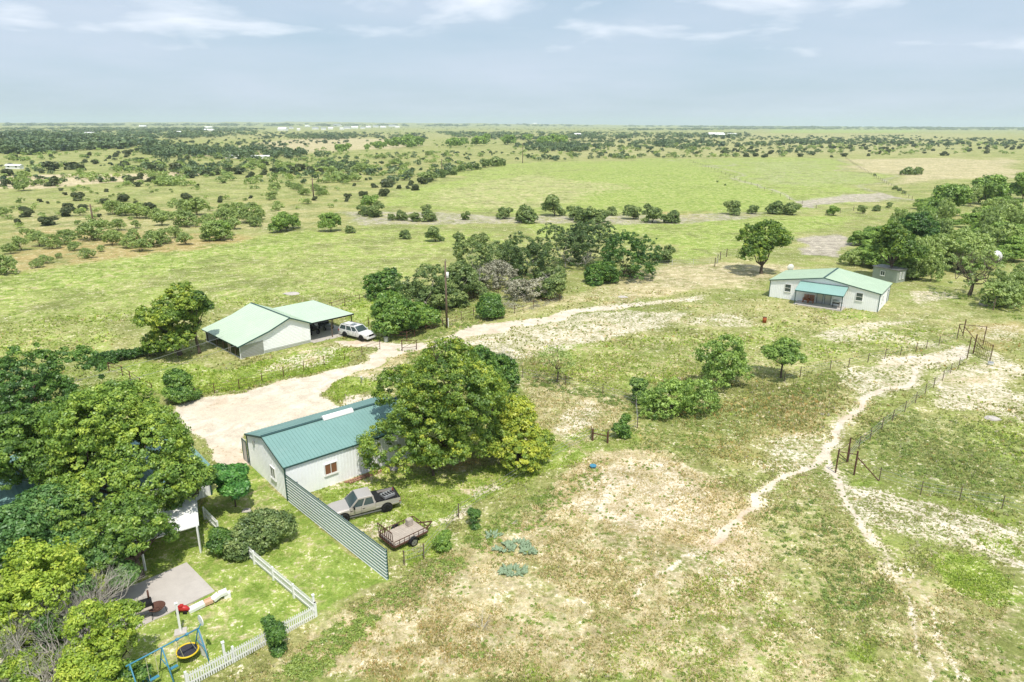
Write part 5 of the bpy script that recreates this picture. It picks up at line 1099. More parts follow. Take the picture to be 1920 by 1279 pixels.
up_fence('wire_fence','wire fence on thin posts along the lower side of the right dirt track','fence',AT((1813,672),(1797,689.6),(1782,699.5),(1767,714),(1750,728),(1734,740),(1716,756),(1696,774),(1673,790),(1653,806),(1631,826),(1610,842),(1590,866)),1.35,'post',(1.2,.85,.5),.045,.012,9,True)
up_fence('wire_fence','wire fence on small steel posts crossing the weeds at the right edge','fence',AT((1648,902),(1726,927),(1799,939),(1878,955),(1960,975)),1.3,'post',(1.15,.8,.45),.04,.012,12,True)
up_fence('wire_fence','wire fence through the weeds from the mesquite clump down to the metal fence','fence',AT((980,708),(1060,722),(1130,738),(1192,762),(1195,803),(1140,828),(1108,822),(1000,880),(860,970),(795,1048),(758,1060)),1.25,'post',(1.1,.75,.4),.05,.012,8,True)
up_fence('wire_fence','fence on dark posts at the right edge beside the concrete trough','fence',AT((1862,582),(1868,572),(1880,560),(1900,548),(1925,535)),2.,'post',(1.8,1.3,.8,.4),.09,.02,3.5,True)
up_fence('wire_fence','fence on thin posts behind the grey cabin','fence',AT((1340,500),(1350,488),(1362,482)),2.0,'post',(1.8,1.2,.6),.09,.015,4,True)
up_fence('wire_fence','pasture fence with tall posts right of the grey cabin','fence',AT((1727,512),(1765,505),(1800,498)),2.6,'post',(1.8,1.2,.6),.1,.015,12,True)
up_fence('wire_fence','far fence at the foot of the green hill beside the umbrella tree','fence',AT((1548,404),(1552,403),(1575,400),(1600,396)),1.8,'post',(1.6,1.,.5),.09,.02,8,True)
up_fence('wire_fence','left diagonal fence line over the green hill field','fence',AT((1300,305),(1360,328),(1420,352),(1480,376),(1530,392)),1.6,'post',(1.4,.9),.07,.02,14,True)
up_fence('wire_fence','right diagonal fence line over the green hill field','fence',AT((1585,297),(1640,332),(1680,356),(1710,375)),1.6,'post',(1.4,.9),.08,.02,10,True)
up_fence('wire_fence','wire fence at the meadow edge left of the lone oak','fence',AT((1200,500),(1260,498),(1300,496),(1345,494)),1.3,'tarp',(1.1,.7,.3),.05,.02,5,True)
# pipe braces and gates on the right
def pipes(name,label,cat,bars,base,r=.05,group=None,part='brace'):
    root=thing(name,label,cat,base,0,group)
    for nm,a,b,rr in bars: MB().tube([a,b],rr,8).build(nm,M['rust'],root)
    return root
def up(p,h): return Vector((p[0],p[1],h))
g1,g2,g3=at(1794,636),at(1805,630),at(1842.5,648)
h1,h2,h3=zat(g1,1797,607),zat(g2,1807.5,599),zat(g3,1846,612)
pipes('pipe_gateway','tall rusty pipe goalpost frame at the far end of the pale track','gate',[('post',g1,up(g1,h1),.06),('post',g2,up(g2,h2),.07),('post',g3,up(g3,h3),.06),('top_rail',up(g1,h1-.1),up(g3,h3-.1),.045),('brace',up(g1,h1-.4),up(g2,.3),.045),('brace',up(g2,h2*.55),up(at(1843,660),.4),.045)],g1)
g5,g6,g7=at(1813,672),at(1824.5,663),at(1856,678)
bars=[('post',g5,up(g5,zat(g5,1818.5,632)),.06),('post',g6,up(g6,zat(g6,1827,627)),.08)]
root=pipes('pipe_gate','narrow cage like rusty pipe gate with thin bars on the right of the track','gate',bars,g6)
m=MB()
for i in range(9):
    q=g6.lerp(g7,.15+i*.1); m.tube([q,q+zz*(2.7-.05*i)],.022,5)
for z in(.4,1.3,2.3): m.tube([g6+zz*z,g7+zz*z],.025,5)
m.build('gate_panel',M['rust'],root); MB().tube([g7,g7+zz*2.4],.05,6).build('post',M['rust'],root)
b=at(1857,684); t=thing('white_bucket','small white bucket at the foot of the caged pipe gate','bucket',b); MB().tube([b,b+zz*.35],[.28,.36],14).build('pail',M['wht'],t,True); m=MB(); m.tube([b+zz*.35,b+zz*.37],[.38,.38],14).build('rim',M['galv'],t)
a1,a2,a3=at(1566.5,886),at(1587.7,866),at(1601,891.4); k1,k2,k3=zat(a1,1570,842),zat(a2,1591,821),zat(a3,1604,846)
pipes('pipe_brace','rusty pipe corner brace beside the fork of the dirt trails','fence brace',[('post',a1,up(a1,k1),.065),('post',a2,up(a2,k2),.07),('post',a3,up(a3,k3),.08),('top_rail',up(a1,k1-.25),up(a3,k3-.35),.04),('top_rail',up(a1,k1-.2),up(a2,k2-.5),.025),('brace',up(a1,k1-.4),up(a2,.15),.04),('brace',up(a3,k3-.55),up(at(1648,903),.05),.05)],a1)
q1,q2=at(759,652),at(781,650)
pipes('pipe_gate','small rusty pipe gate across the driveway below the bright gate tree','gate',[('post',at(754,658),up(at(754,658),1.6),.07),('post',at(781,655),up(at(781,655),1.4),.06),('top_rail',up(at(754,658),1.5),up(at(779,655),1.3),.04),('brace',up(at(754,658),.4),up(at(781,655),1.2),.03),('bottom_rail',up(at(754,658),.4),up(at(781,655),.4),.03)],at(754,658))
pipes('timber_gate','dark timber gate frame in the weeds left of the upright dark bush','gate',[('post',at(1111,826),up(at(1111,826),1.25),.10),('post',at(1139,831),up(at(1139,831),1.2),.10),('top_rail',up(at(1111,826),.8),up(at(1139,831),.75),.06)],at(1111,826))
# teal metal screen fence
f0=Cw+Vector((.05,-.12,0)); f1=at(726,1089); fd=(f1-f0).normalized(); fn=Vector((fd.y,-fd.x,0)); fn=-fn if fn.y>0 else fn
mf=thing('metal_fence','teal ribbed metal screen fence running from the workshop corner past the pickup','fence',f0)
Lf=(f1-f0).length; m=MB(); hf=2.45; m.poly([f0+fd*.1,f1,f1+zz*hf,f0+fd*.1+zz*hf],.03,fn)
m.build('panels',M['teal'],mf); m=MB()
for i in range(10):
    for fs,o in((1,.02),(-1,-.05)): m.bar(f0+fd*.12+zz*(.08+i*.262)+fn*o,f1+zz*(.08+i*.262)+fn*o,.07,.03,up=fn)
m.build('ribs',M['wht'],mf)  # white stands for glints on the teal ribs, put into the colour
for f in(.12,.36,.6,.8,.995): MB().bar(f0.lerp(f1,f)-fn*.13-zz*.2,f0.lerp(f1,f)-fn*.13+zz*(hf+.0),.09).build('post',M['trim'],mf)
m=MB(); m.bar(f0+fd*.1+zz*(hf+.03),f1+zz*(hf+.03),.07,.05); m.build('cap_rail',M['trim'],mf)
# white picket fence
def picket(label,a,b,group='white picket fence runs',h=1.05):
    root=thing('picket_fence',label,'fence',a,0,group); d=(b-a); L_=d.length; d.normalize(); n=Vector((-d.y,d.x,0)); an=math.atan2(d.y,d.x)
    k=max(1,round(L_/2.4))
    for i in range(k+1): MB().box(a.lerp(b,i/k)+zz*(h*.52),(.12,.12,h*1.1),an).build('post',M['wht'],root)
    m=MB(); 
    for z in(.3,.78): m.bar(a+zz*z+n*.04,b+zz*z+n*.04,.035,.09)
    m.build('rail',M['wht'],root); m=MB(); s=.1
    while s<L_-.05:
        c=a+d*s+n*.075; w=.036; m.add([c-d*w+zz*.06,c+d*w+zz*.06,c+d*w+zz*(h-.06),c+zz*h,c-d*w+zz*(h-.06)]+[x+n*.02 for x in(c-d*w+zz*.06,c+d*w+zz*.06,c+d*w+zz*(h-.06),c+zz*h,c-d*w+zz*(h-.06))],[(0,1,2,3,4),(9,8,7,6,5)]+[(i,5+i,5+(i+1)%5,(i+1)%5) for i in range(5)]); s+=.135
    m.build('pickets',M['wht'],root); return root
pc=at(593,1157); picket('white picket fence from the mottled bush down to the lower corner post',at(444,1030),pc)
picket('short white picket fence piece between the teal roofed house and the bush',at(384,974),at(410,1001))
picket('white picket fence with gaps along the bottom edge of the play lawn',pc,at(352,1290))
def wpost(label,base,top):
    b=at(*base); h=zat(b,*top); t=thing('white_post',label,'post',b,0,'tall white posts of the play lawn'); an=.6
    MB().box(b+zz*h/2,(.13,.13,h),an).build('shaft',M['wht'],t); MB().box(b+zz*(h+.025),(.18,.18,.05),an).build('cap',M['wht'],t); return t
wpost('tall white post at the lower right corner of the picket fence',(590,1150),(587,1116))
wpost('tall white post standing in the bottom run of the picket fence',(423,1243),(418,1205))
t=wpost('tallest white post on the lawn beside the patio slab',(339,1186),(330,1132)); b=at(339,1186); MB().box(b+zz*.05,(.7,.6,.1),.4).build('footing',M['concrete'],t)
# ------------------------------------------------------------ patio, grill, swing set and toys
def patio():
    a,b=at(350,1056),at(403,1110); d=(b-a).normalized(); n=Vector((-d.y,d.x,0)); n=-n if n.x>0 else n
    c=b+n*7.6; e=a+n*7.6; m=MB(); m.poly([p+zz*.08 for p in(a,b,c,e)],.25,zz); o=m.build('patio_slab',M['concrete']); tag(o,None,None,None,'structure')
    s=MB(); s.poly([p for p in(b-d*1.3+n*.02+zz*.084,b-d*1.26+n*.02+zz*.084,b-d*1.26+n*7.5+zz*.084,b-d*1.3+n*7.5+zz*.084)],.003,zz); FOOT.append([tuple(p[:2]) for p in(a,b,c,e)])
    return a,b,d,n
pa_,pb_,pd_,pn_=patio()
def on_slab(x,y): p=at(x,y,.08); return Vector((p.x,p.y,.09))
b=on_slab(296,1152); t=thing('fire_bowl','round rusty fire bowl on thin legs at the edge of the patio slab','fire pit',b)
m=MB(); prf=[(.12,.42),(.34,.47),(.50,.62),(.53,.62),(.36,.43),(.12,.37)]; k=22; vs=[(b.x+math.cos(2*math.pi*i/k)*r_,b.y+math.sin(2*math.pi*i/k)*r_,b.z+z) for i in range(k) for r_,z in prf]
m.add(vs,[(i*6+j,((i+1)%k)*6+j,((i+1)%k)*6+(j+1)%6,i*6+(j+1)%6) for i in range(k) for j in range(6)]); m.tube([b+zz*.36,b+zz*.43],.14,12); m.build('bowl',M['rust'],t,True)
for i in range(3): q=Vector((math.cos(i*2.09+.4),math.sin(i*2.09+.4),0)); MB().tube([b+q*.55,b+q*.45+zz*.6],.02,5).build('leg',M['black'],t)
b=on_slab(264,1158); t=thing('smoker_grill','black barrel smoker left of the rusty fire bowl','grill',b); u=(pd_*-.2+pn_).normalized()
MB().tube([b-u*.75+zz*.85,b+u*.75+zz*.85],.33,16).build('barrel',M['black'],t,True); MB().tube([b-u*.62+zz*1.05,b-u*.62+zz*1.75],.06,8).build('chimney',M['rust'],t,True)
for i in(-1,1):
    for j in(-1,1): MB().tube([b+u*i*.6+pd_*j*.22,b+u*i*.6+pd_*j*.18+zz*.65],.025,5).build('leg',M['black'],t)
MB().box(b+pd_*.45+zz*.75,(1.2,.25,.04),math.atan2(u.y,u.x)).build('front_shelf',M['wood'],t)
# swing set
HB=2.15; B0=at(371,1178.5,HB); B1=at(243,1246,HB); bdv=(B1-B0).normalized(); sdv=Vector((-bdv.y,bdv.x,0)); sdv=-sdv if sdv.y>0 else sdv
sw=thing('swing_set','blue metal swing set with a round yellow rimmed net swing and white cloth end','swing set',Vector((B0.x,B0.y,0)))
MB().tube([B0-bdv*.1,B1+bdv*.2],.045,10).build('top_beam',M['bluepaint'],sw,True)
for f in(0,.545,1.0):
    c=B0.lerp(B1,f)
    for sg in(-1,1): q=c+sdv*sg*1.05; q.z=0; MB().tube([q,c],.038,8).build('leg',M['bluepaint'],sw,True)
    q1=c+sdv*.5; q2=c-sdv*.5; q1.z=q2.z=HB*.5; MB().tube([q1,q2],.025,6).build('cross_bar',M['bluepaint'],sw)
for f in(.32,.17): c=B0.lerp(B1,f); MB().tube([c-bdv*.07,c+bdv*.07],.085,10).build('bracket',M['bluepaint'],sw)
sc0=at(351.3,1219.5,.55); r_=.60; k=28; m=MB()
ring=[sc0+Vector((math.cos(2*math.pi*i/k)*r_,math.sin(2*math.pi*i/k)*r_,0)) for i in range(k+1)]; m.tube(ring,.05,8,False); rg=m.build('saucer_ring',M['yellow'],sw,True)
MB().tube([sc0-zz*.02,sc0+zz*.0],.56,28).build('saucer_net',M['mesh'],rg)
for dx,f in((-1,.17),(1,.17),(-1,.32),(1,.32)):
    c=B0.lerp(B1,f+.015*dx); e=sc0+(bdv if f>.2 else -bdv)*.38+sdv*dx*.42; MB().tube([c,e],.014,5).build('saucer_rope',M['rope'],rg)
for f,nm in((.44,0),(.72,1)):
    c=B0.lerp(B1,f); s=Vector((c.x,c.y,.5)); st=MB().box(s,(.5,.2,.04),math.atan2(bdv.y,bdv.x)).build('swing_seat',M['bluepaint'],sw)
    for i in(-1,1): MB().tube([c+bdv*.24*i,s+bdv*.24*i],.014,5).build('swing_rope',M['rope'],st)
c=B0; l1=c+sdv*1.0; l2=c-sdv*1.0; l1.z=l2.z=.06; o=-bdv*.06; ap=c+o-zz*.03; m=MB(); n_=8; vs=[]
for i in range(n_+1):
    f=i/n_
    for j in range(7): g_=j/6; q=ap.lerp((l1*.75+l2*.25).lerp(l2,g_)+o,f) if True else 0; q=ap.lerp((l1.lerp(l2,.12)).lerp(l1.lerp(l2,.88),g_)+o*2,max(f,.06)); q+=-bdv*.07*math.sin(g_*9+f*5)*f; vs.append(q)
m.add(vs,[(i*7+j,i*7+j+1,(i+1)*7+j+1,(i+1)*7+j) for i in range(n_) for j in range(6)]); ob=m.build('cloth',M['tarp'],sw); mo=ob.modifiers.new('solid','SOLIDIFY'); mo.thickness=.015
dc=at(376.5,1168,2.45); dc=c-bdv*.22+zz*.42; MB().tube([dc-bdv*.02,dc+bdv*.02],.33,20).build('round_board',M['wht'],sw); MB().tube([c-zz*.05,dc-zz*.2],.03,6).build('board_bracket',M['bluepaint'],sw)
b=at(276,1276); t=thing('toy_chair','small blue plastic toy chair left of the swing set','toy',b); MB().box(b+zz*.28,(.36,.36,.05),.5).build('seat',M['bluepaint'],t); MB().bar(b+Vector((-.14,.1,.3)),b+Vector((-.2,.14,.75)),.36,.05,up=(1,0,0)).build('backrest',M['bluepaint'],t)
for i in(-1,1):
    for j in(-1,1): MB().bar(b+Vector((i*.14,j*.14,0)),b+Vector((i*.14,j*.14,.27)),.04).build('leg',M['bluepaint'],t)
# curved strip and red toy
pts=[at(x,y) for x,y in((354,1149),(368,1143),(384,1136),(400,1131),(412,1124),(427,1119))]; t=thing('play_slide','long low curved white and tan plastic strip lying on the play lawn','slide',pts[0])
def strip(idx,mt,nm,z):
    m=MB()
    for a,b in zip(idx,idx[1:]):
        pa,pb=pts[a],pts[b]; m.bar(pa+zz*z[a],pb+zz*z[b],.42,.14); d=(pb-pa).normalized(); n=Vector((-d.y,d.x,0))
        for sg in(-1,1): m.bar(pa+zz*(z[a]+.1)+n*sg*.2,pb+zz*(z[b]+.1)+n*sg*.2,.05,.12)
    o=m.build(nm,M[mt],t); return o
Z_=[.1,.14,.18,.24,.34,.42]; strip([0,1,2],'wht','lower_section',Z_); strip([2,3],'tan','middle_section',Z_); strip([3,4,5],'wht','upper_section',Z_)
MB().box(pts[5]+zz*.15,(.4,.3,.4),.4).build('support',M['wht'],t)
b=at(343,1149); t=thing('red_toy_car','small red ride on toy at the patio end of the curved strip','toy',b)
m=MB(); m.tube([b+Vector((-.38,0,.22)),b+Vector((-.2,.02,.34)),b+Vector((.2,.04,.32)),b+Vector((.42,.05,.22))],[.10,.2,.19,.09],10); m.build('body',M['red'],t,True)
MB().box(b+Vector((-.05,0,.52)),(.22,.26,.12),.1).build('seat',M['red'],t)
for i in(-1,1):
    for j in(-.24,.24): MB().tube([b+Vector((j,i*.2-.04,.13)),b+Vector((j,i*.2+.04,.13))],.13,12).build('wheel',M['black'],t)
# ------------------------------------------------------------ small yard things
b=at(838,615); pole=thing('power_pole','dark wooden power pole with a white transformer box at the edge of the thicket','power pole',b); ht=zat(b,834,490)
MB().tube([b-zz*.3,b+zz*ht],[.19,.12],12).build('pole',M['post'],pole,True)
MB().tube([b+Vector((.28,-.05,ht*.76)),b+Vector((.28,-.05,ht*.76+.85))],.2,12).build('transformer',M['wht'],pole,True)
MB().bar(b+Vector((.08,-.03,ht*.80)),b+Vector((.2,-.04,ht*.80)),.06,.2).build('bracket',M['steel'],pole)
MB().bar(b+Vector((.24,-.12,.0)),b+Vector((.24,-.12,1.6)),.10,.1).build('meter_riser',M['wht'],pole)
m=MB(); m.tube([b+Vector((.1,0,ht)),b+Vector((.1,0,ht+.35))],.05,6).build('insulator',M['steel'],pole)
for x,y,tx,ty,lb in((176,423,175,383,'far wooden pole standing in the bushes of the left pasture'),(588.5,375,588,334,'far wooden pole standing beside a dark bush left of the hill field'),(829,330,829,298,'far pole at the corner of the hill field'),(980,306,979,268,'farthest pole in the shrubs behind the hill field')):
    b=at(x,y); h=min(zat(b,tx,ty)-0,16); t=thing('power_pole',lb,'power pole',b,0,'far power poles'); MB().tube([b,b+zz*(h-b.z)],[.3,.2],8).build('pole',M['post'],t,True)
    MB().bar(b+Vector((-.9,0,h-b.z-.6)),b+Vector((.9,0,h-b.z-.6)),.14).build('crossarm',M['post'],t)
# overhead wires to the shed
ea=S(-.3,.4,pr[0][1]); ec=S(-.2,4.5,pr[0][1]+.3)
for a,px,lb in((ec,(-60,762,5.),'upper overhead wire running from the shed eave to the left'),(ea,(-60,790,5.),'lower overhead wire running from the shed eave to the left')):
    e=at(px[0],px[1],px[2]); n=14; P_=[a.lerp(e,i/n)-zz*math.sin(math.pi*i/n)*.5 for i in range(n+1)]
    t=thing('overhead_wire',lb,'wire',a); MB().tube(P_,.022,4,False).build('cable',M['galv'],t)
b=at(1433,605); t=thing('rusty_barrel','orange rusty burn barrel in the grass left of the white house','barrel',b); m=MB(); m.tube([b,b+zz*.3,b+zz*.31,b+zz*.6,b+zz*.61,b+zz*.9],[.3,.3,.32,.32,.3,.3],16); m.build('drum',mat('orange_rust',(.30,.085,.03),.85,0,.2,.3,4),t,True)
MB().tube([b+zz*.9,b+zz*.92],[.31,.31],16).build('rim',M['rust'],t)
b=at(1849,572); t=thing('water_trough','pale round concrete water trough by the fence at the right','trough',b); m=MB(); m.tube([b,b+zz*.6],[1.15,1.1],20).build('basin',M['concrete'],t,True); MB().tube([b+zz*.6,b+zz*.61],[.95,.95],20).build('water',M['glass'],t)
b=at(724,641); t=thing('utility_box','small pale green utility box at the foot of the gate tree','utility box',b); MB().box(b+zz*.35,(.5,.4,.7),.5).build('housing',M['greybox'],t); MB().box(b+zz*.72,(.56,.46,.05),.5).build('lid',M['galv'],t)
b=at(317,803); h=zat(b,315.5,779); t=thing('yard_windmill','thin dark yard windmill ornament at the edge of the driveway apron','windmill',b)
for i in range(3): q=Vector((math.cos(i*2.09),math.sin(i*2.09),0))*.25; MB().tube([b+q,b+q*.2+zz*h*.8],.018,5).build('leg',M['steel'],t)
m=MB()
for i in range(8): a=i*.785; m.bar(b+zz*h*.85,b+zz*h*.85+Vector((math.cos(a)*.28,math.sin(a)*.1,math.sin(a)*.28)),.09,.01)
m.build('fan',M['steel'],t); MB().bar(b+zz*h*.85,b+zz*h*.85+Vector((.3,.35,0)),.015,.2).build('tail',M['steel'],t)
b=at(678,719); t=thing('yard_hydrant','small pale standpipe in the green island of the driveway','standpipe',b); MB().tube([b,b+zz*.7,b+zz*.75,b+zz*.95],[.1,.09,.16,.1],10).build('pipe',M['tarp'],t,True); MB().tube([b+Vector((-.05,0,.6)),b+Vector((.3,-.05,.55))],.05,6).build('spout',M['galv'],t)
b=at(1480,514); t=thing('satellite_dish','white satellite dish on a short post behind the white house','satellite dish',b); m=MB(); c=b+zz*1.5; k=16; vs=[c]+[c+Vector((math.cos(6.283*i/k)*.7,-.25,math.sin(6.283*i/k)*.7)) for i in range(k)]; m.add(vs,[(0,1+i,1+(i+1)%k) for i in range(k)]); o=m.build('dish',M['wht'],t,True); mo=o.modifiers.new('s','SOLIDIFY'); mo.thickness=.03; MB().tube([b,c],.05,6).build('mast',M['steel'],t)
def rock(label,x,y,s,mt='concrete',flat=.5):
    g=np.random.default_rng(int(x)); b=at(x,y); bm=MB(); n=10; k=6; vs=[]
    for i in range(k+1):
        f=math.pi*i/k
        for j in range(n): a=2*math.pi*j/n; q=s*(1+g.uniform(-.18,.18)); vs.append((b.x+math.sin(f)*math.cos(a)*q,b.y+math.sin(f)*math.sin(a)*q*.8,b.z+math.cos(f)*q*flat+.02))
    bm.add(vs,[(i*n+j,i*n+(j+1)%n,(i+1)*n+(j+1)%n,(i+1)*n+j) for i in range(k) for j in range(n)]); o=bm.build('rock',M[mt]); return tag(o,label,'rock')
rock('pale flat limestone rock on the grass below the feathery small tree',463,959,.42); rock('pale flat stone in the dirt field at the right edge',1861,785,.8,flat=.25); rock('pale boulder at the far end of the workshop wall',738,880,.5)
rock('flat pale stone slab in the bright field behind the shed',547,551,1.6,flat=.12); rock('small flat pale stone right of the thicket above the track',1168,557,.9,flat=.15)
b=at(1112,877); t=thing('feed_tub','small blue tub lying in the weeds','tub',b); MB().tube([b,b+zz*.22],[.22,.3],12).build('tub_wall',M['bluepaint'],t,True); MB().tube([b+zz*.22,b+zz*.24],[.32,.32],12).build('lip',M['bluepaint'],t)
b=at(1852,497); t=thing('stock_tank','white tank glimpsed among the trees behind the half dead thorny tree','tank',b); u=ang(20); MB().tube([b-u*2.2+zz*1.8,b+u*2.2+zz*1.8],1.4,16).build('tank_shell',M['wht'],t,True)
for i in(-1,1): MB().box(b+u*i*1.3+zz*.4,(.3,1.6,.8),R(20)).build('saddle',M['steel'],t)
# pale blue green plant patch
def cactus(label,c,n,s,sd_):
    g=random.Random(sd_); root=thing('cactus_clump',label,'plant',c,0,'low cactus clumps of the foreground'); m=MB()
    for i in range(n):
        a=g.uniform(0,6.28); q=g.random()**.5*s; p=c+Vector((math.cos(a)*q*1.3,math.sin(a)*q*.6,0)); r_=g.uniform(.16,.30); w=g.uniform(.07,.12); dz=g.uniform(.25,.9)
        d=Vector((math.cos(a+g.uniform(-.8,.8)),math.sin(a+g.uniform(-.8,.8)),dz)).normalized()
        m.tube([p,p+d*r_*.5,p+d*r_*1.2,p+d*r_*1.8],[w*.5,w*1.1,w*.9,w*.1],5)
    m.build('pads',M['cacti'],root,True)
for i,(x,y,n,s,lb) in enumerate([(968,1022,60,.62,'pale blue green spiky plant patch, upper right of the foreground group'),(945,1030,40,.5,'pale blue green spiky plant patch, upper left of the foreground group'),(990,1035,34,.4,'pale blue green spiky plant patch, rightmost of the foreground group'),(962,1072,80,.68,'pale blue green spiky plant patch, largest and lowest of the foreground group'),(925,1005,20,.35,'small pale blue green spiky plants nearest the dry fallen branch')]): cactus(lb,at(x,y),n,s,i)
# hedge at the corner of the shed lawn
root=thing('hedge','low dark green hedge running left from the oak beside the shed','hedge',at(225,675)); g=np.random.default_rng(3); VV=[];TT=[]
for x,y in zip(np.linspace(182,300,15),np.linspace(683,662,15)):
    p=at(x,y); V,Q,T,_,_=crown_arrays(g,.95,.1,1.15,lobes=3,clumps=14,leaves=22,leaf=.13,clump=.32,base_tint=.35,flat=1.); VV.append(V+np.array([p.x-root.location.x,p.y-root.location.y,0])); TT.append(T)
V=np.concatenate(VV); me=crown_mesh('hedge_leaves',V,np.arange(len(V)).reshape(-1,4),np.concatenate(TT),LM['deep']); o=bpy.data.objects.new('foliage',me); C.objects.link(o); o.parent=root
# ------------------------------------------------------------ far buildings
def farm(name,label,x,y,w,h=3.2,mt='wht',rm='wht',group=None,dw=.5,cat='house'):
    b=at(x,y); W_=w*depth(b)/F; D2=W_*dw; g=random.Random(int(x*7+y)); an=g.uniform(-.35,.35); t=thing(name,label,cat,b,0,group); c,s=math.cos(an),math.sin(an)
    L=lambda i,j,k:b+Vector((i*c-j*s,i*s+j*c,k))
    m=MB(); m.poly([L(-W_/2,0,-2),L(W_/2,0,-2),L(W_/2,0,h),L(-W_/2,0,h)],.2,L(0,-1,0)-L(0,0,0)); m.poly([L(-W_/2,D2,-2),L(W_/2,D2,-2),L(W_/2,D2,h),L(-W_/2,D2,h)],.2,L(0,1,0)-L(0,0,0))
    for i in(-1,1): m.poly([L(i*(W_/2-.01),.2,-2),L(i*(W_/2-.01),D2-.2,-2),L(i*(W_/2-.01),D2-.2,h),L(i*(W_/2-.01),D2/2,h+D2*.22),L(i*(W_/2-.01),.2,h)],.2,L(i,0,0)-L(0,0,0))
    m.build('wall',M[mt],t); o=.5
    for q in([L(-W_/2-o,-o,h-.2),L(W_/2+o,-o,h-.2),L(W_/2+o,D2/2,h+D2*.24),L(-W_/2-o,D2/2,h+D2*.24)],[L(-W_/2-o,D2/2,h+D2*.24),L(W_/2+o,D2/2,h+D2*.24),L(W_/2+o,D2+o,h-.2),L(-W_/2-o,D2+o,h-.2)]): MB().slab(*q,.15).build('roof',M[rm],t)
    for f in(-.28,.25): MB().poly([L(W_*f-.8,-.03,1),L(W_*f+.8,-.03,1),L(W_*f+.8,-.03,2.2),L(W_*f-.8,-.03,2.2)],.02,L(0,-1,0)-L(0,0,0)).build('window',M['glass'],t)
    return t
farm('farm_house','far white building with a bright roof, largest in the left distance',163,256,22,5,dw=.7); farm('farm_house','small far white house right of the largest white building in the left distance',198,255,6,4)
farm('farm_house','far white building left of the two roofs beyond the left scrub',262,255,14,4); farm('farm_house','far bright roofed building beyond the middle of the left scrub',330,251,17,4.5); farm('farm_house','small far white building just left of the bright roofed building',306,254,5,4)
farm('farm_house','far building with a pale yellow roof near the left horizon',267,238,12,6); farm('farm_house','far pale farmhouse among the trees under the left horizon',390,241,14,6); farm('farm_house','far pale shed below the farmhouse under the left horizon',390,246,18,4)
farm('mobile_home','long low white building at the left edge beyond the pale field',24,317,34,2.4,dw=.25); farm('mobile_home','row like long white building in the brushy draw, left half',440,297,34,2.4,dw=.2); farm('mobile_home','row like long white building in the brushy draw, right half',488,298,32,2.4,dw=.2)
farm('farm_house','white two storey house alone in front of the far tree line',1083,257,12,6,dw=.8); farm('barn','long white barn in the right distance',1345,256,30,5,dw=.5,cat='barn'); farm('barn','dark barn left of the long white barn in the right distance',1322,256,12,4.5,'steel','steel',cat='barn'); farm('barn','dark sided barn with a pale roof right of the long white barn',1372,255,16,4.5,'steel','wht',cat='barn')
g=random.Random(5); VH=[]
for i,(x,y,w) in enumerate([(528,245,16),(590,243,11),(607,244,9),(545,242,7),(630,237,14),(650,242,12),(665,241,12),(690,240,9),(705,239,10),(718,240,10),(735,238,12),(745,240,8),(620,243,9),(640,244,7),(575,238,8),(970,232.5,10),(1003,233,8),(1485,239,5),(560,245,6),(680,242,8)]):
    VH.append((x,y,farm('village_house','tiny pale house of the far village',x,y,w,8,'wht','wht' if g.random()<.7 else 'galv','houses of the far village',.7)))
rank_labels('tiny pale house of the far village below the horizon',VH)
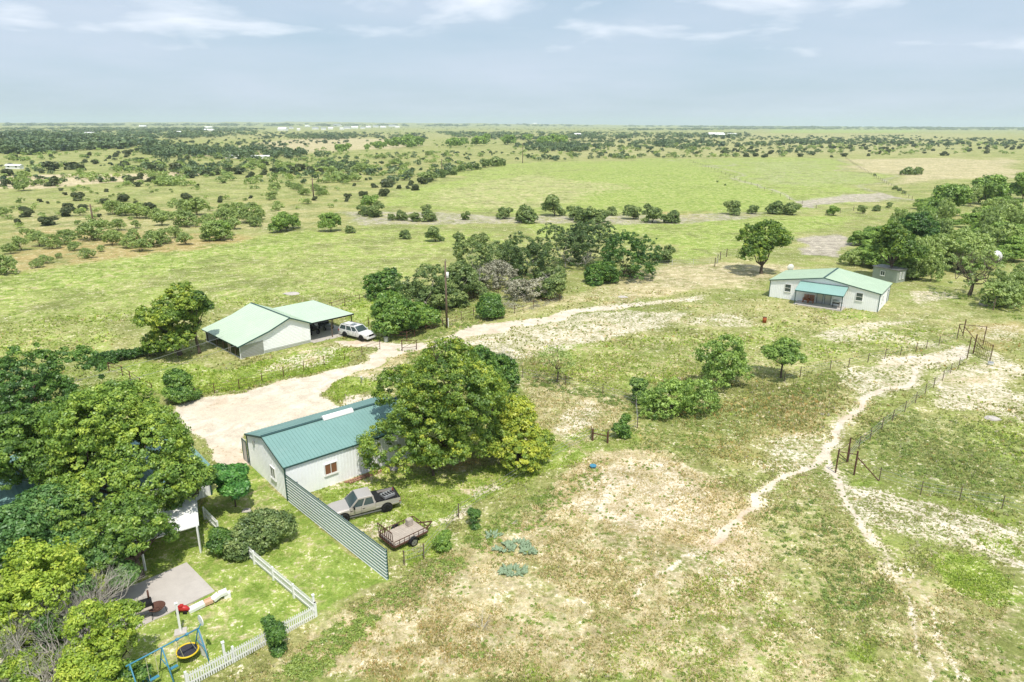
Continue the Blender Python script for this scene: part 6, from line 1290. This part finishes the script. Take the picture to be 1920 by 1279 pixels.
# ------------------------------------------------------------ grass, weeds
LEFT_Z=[(0,700),(300,740),(330,800),(0,1000)]
grass(430000,27,90,.07,.19,3,1,'short_grass','short patchy grass of the near field and lawns')
grass(60000,70,130,.12,.26,3,2,'pasture_grass','tufted grass of the middle pasture',1.5)
weeds('leafy_weeds','leafy green weeds along the wire fence and the picket fence',[
  ([(500,1279),(600,1190),(700,1120),(790,1060),(850,1030),(880,1060),(760,1130),(640,1230),(590,1279)],520,.10,.34,.55),
  ([(860,1030),(880,985),(980,940),(1080,880),(1150,855),(1130,895),(1000,990),(900,1040)],320,.10,.34,.5),
  ([(1620,860),(1600,810),(1700,765),(1790,790),(1920,850),(1920,950),(1740,925)],420,.12,.40,.45),
  ([(1430,960),(1520,935),(1600,1010),(1680,1120),(1560,1160),(1470,1080)],260,.10,.34,.35),
  ([(1180,800),(1300,770),(1440,760),(1400,810),(1280,860),(1180,850)],200,.10,.38,.5),
  ([(980,708),(1060,715),(1130,735),(1190,760),(1190,775),(1100,745),(980,722)],160,.15,.5,.3),
  ([(1480,720),(1560,695),(1600,700),(1540,740),(1460,745)],120,.12,.40,.5),
  ([(1765,1045),(1840,1035),(1900,1080),(1920,1130),(1860,1140),(1800,1110)],90,.10,.28,.75),
  ([(560,1279),(760,1110),(960,990),(1180,850),(1440,760),(1540,700),(1560,840),(1700,1060),(1920,1180),(1920,1279)],1500,.05,.16,.55),
  ([(1560,560),(1000,640),(960,600),(1300,540),(1440,520),(1500,600),(1760,620),(1640,680),(1300,700),(1060,700)],500,.10,.28,.5),
  ([(0,520),(240,470),(560,440),(720,560),(600,600),(420,560),(200,640),(0,690)],700,.15,.4,.62),
  ([(560,940),(640,985),(728,1075),(728,1090),(630,1010),(545,950)],60,.06,.16,.6),
  ([(745,655),(850,655),(900,662),(880,690),(760,680)],120,.15,.5,.5),
  ([(800,625),(870,600),(920,600),(900,610),(830,632),(780,640)],120,.2,.5,.5),
  ([(1750,540),(1870,560),(1920,600),(1920,610),(1850,590),(1740,550)],80,.3,.8,.5)],'weed',88)
weeds('dry_brush','pale grey dry brush in front of the thicket fence',[([(930,560),(1040,545),(1060,560),(1000,580),(940,580)],110,.35,.9,.7),([(690,585),(740,560),(770,575),(700,600)],24,.3,.6,.5)],'grey',89)
# ------------------------------------------------------------ haze
def haze():
    m=bpy.data.materials.new('haze_air'); m.use_nodes=True; n=m.node_tree.nodes; n.clear(); o=n.new('ShaderNodeOutputMaterial'); v=n.new('ShaderNodeVolumePrincipled')
    v.inputs['Color'].default_value=(.74,.86,.97,1); v.inputs['Density'].default_value=9e-5; v.inputs['Anisotropy'].default_value=.15; m.node_tree.links.new(v.outputs[0],o.inputs['Volume'])
    b=MB().box((0,0,0),(33000,33000,1)); 
    z0,z1=-30,135; b.v=[(x,y,z0 if z<0 else z1) for x,y,z in b.v]; ob=b.build('haze',m); ob['kind']='stuff'; ob['label']='thin pale haze over the plain'
haze()
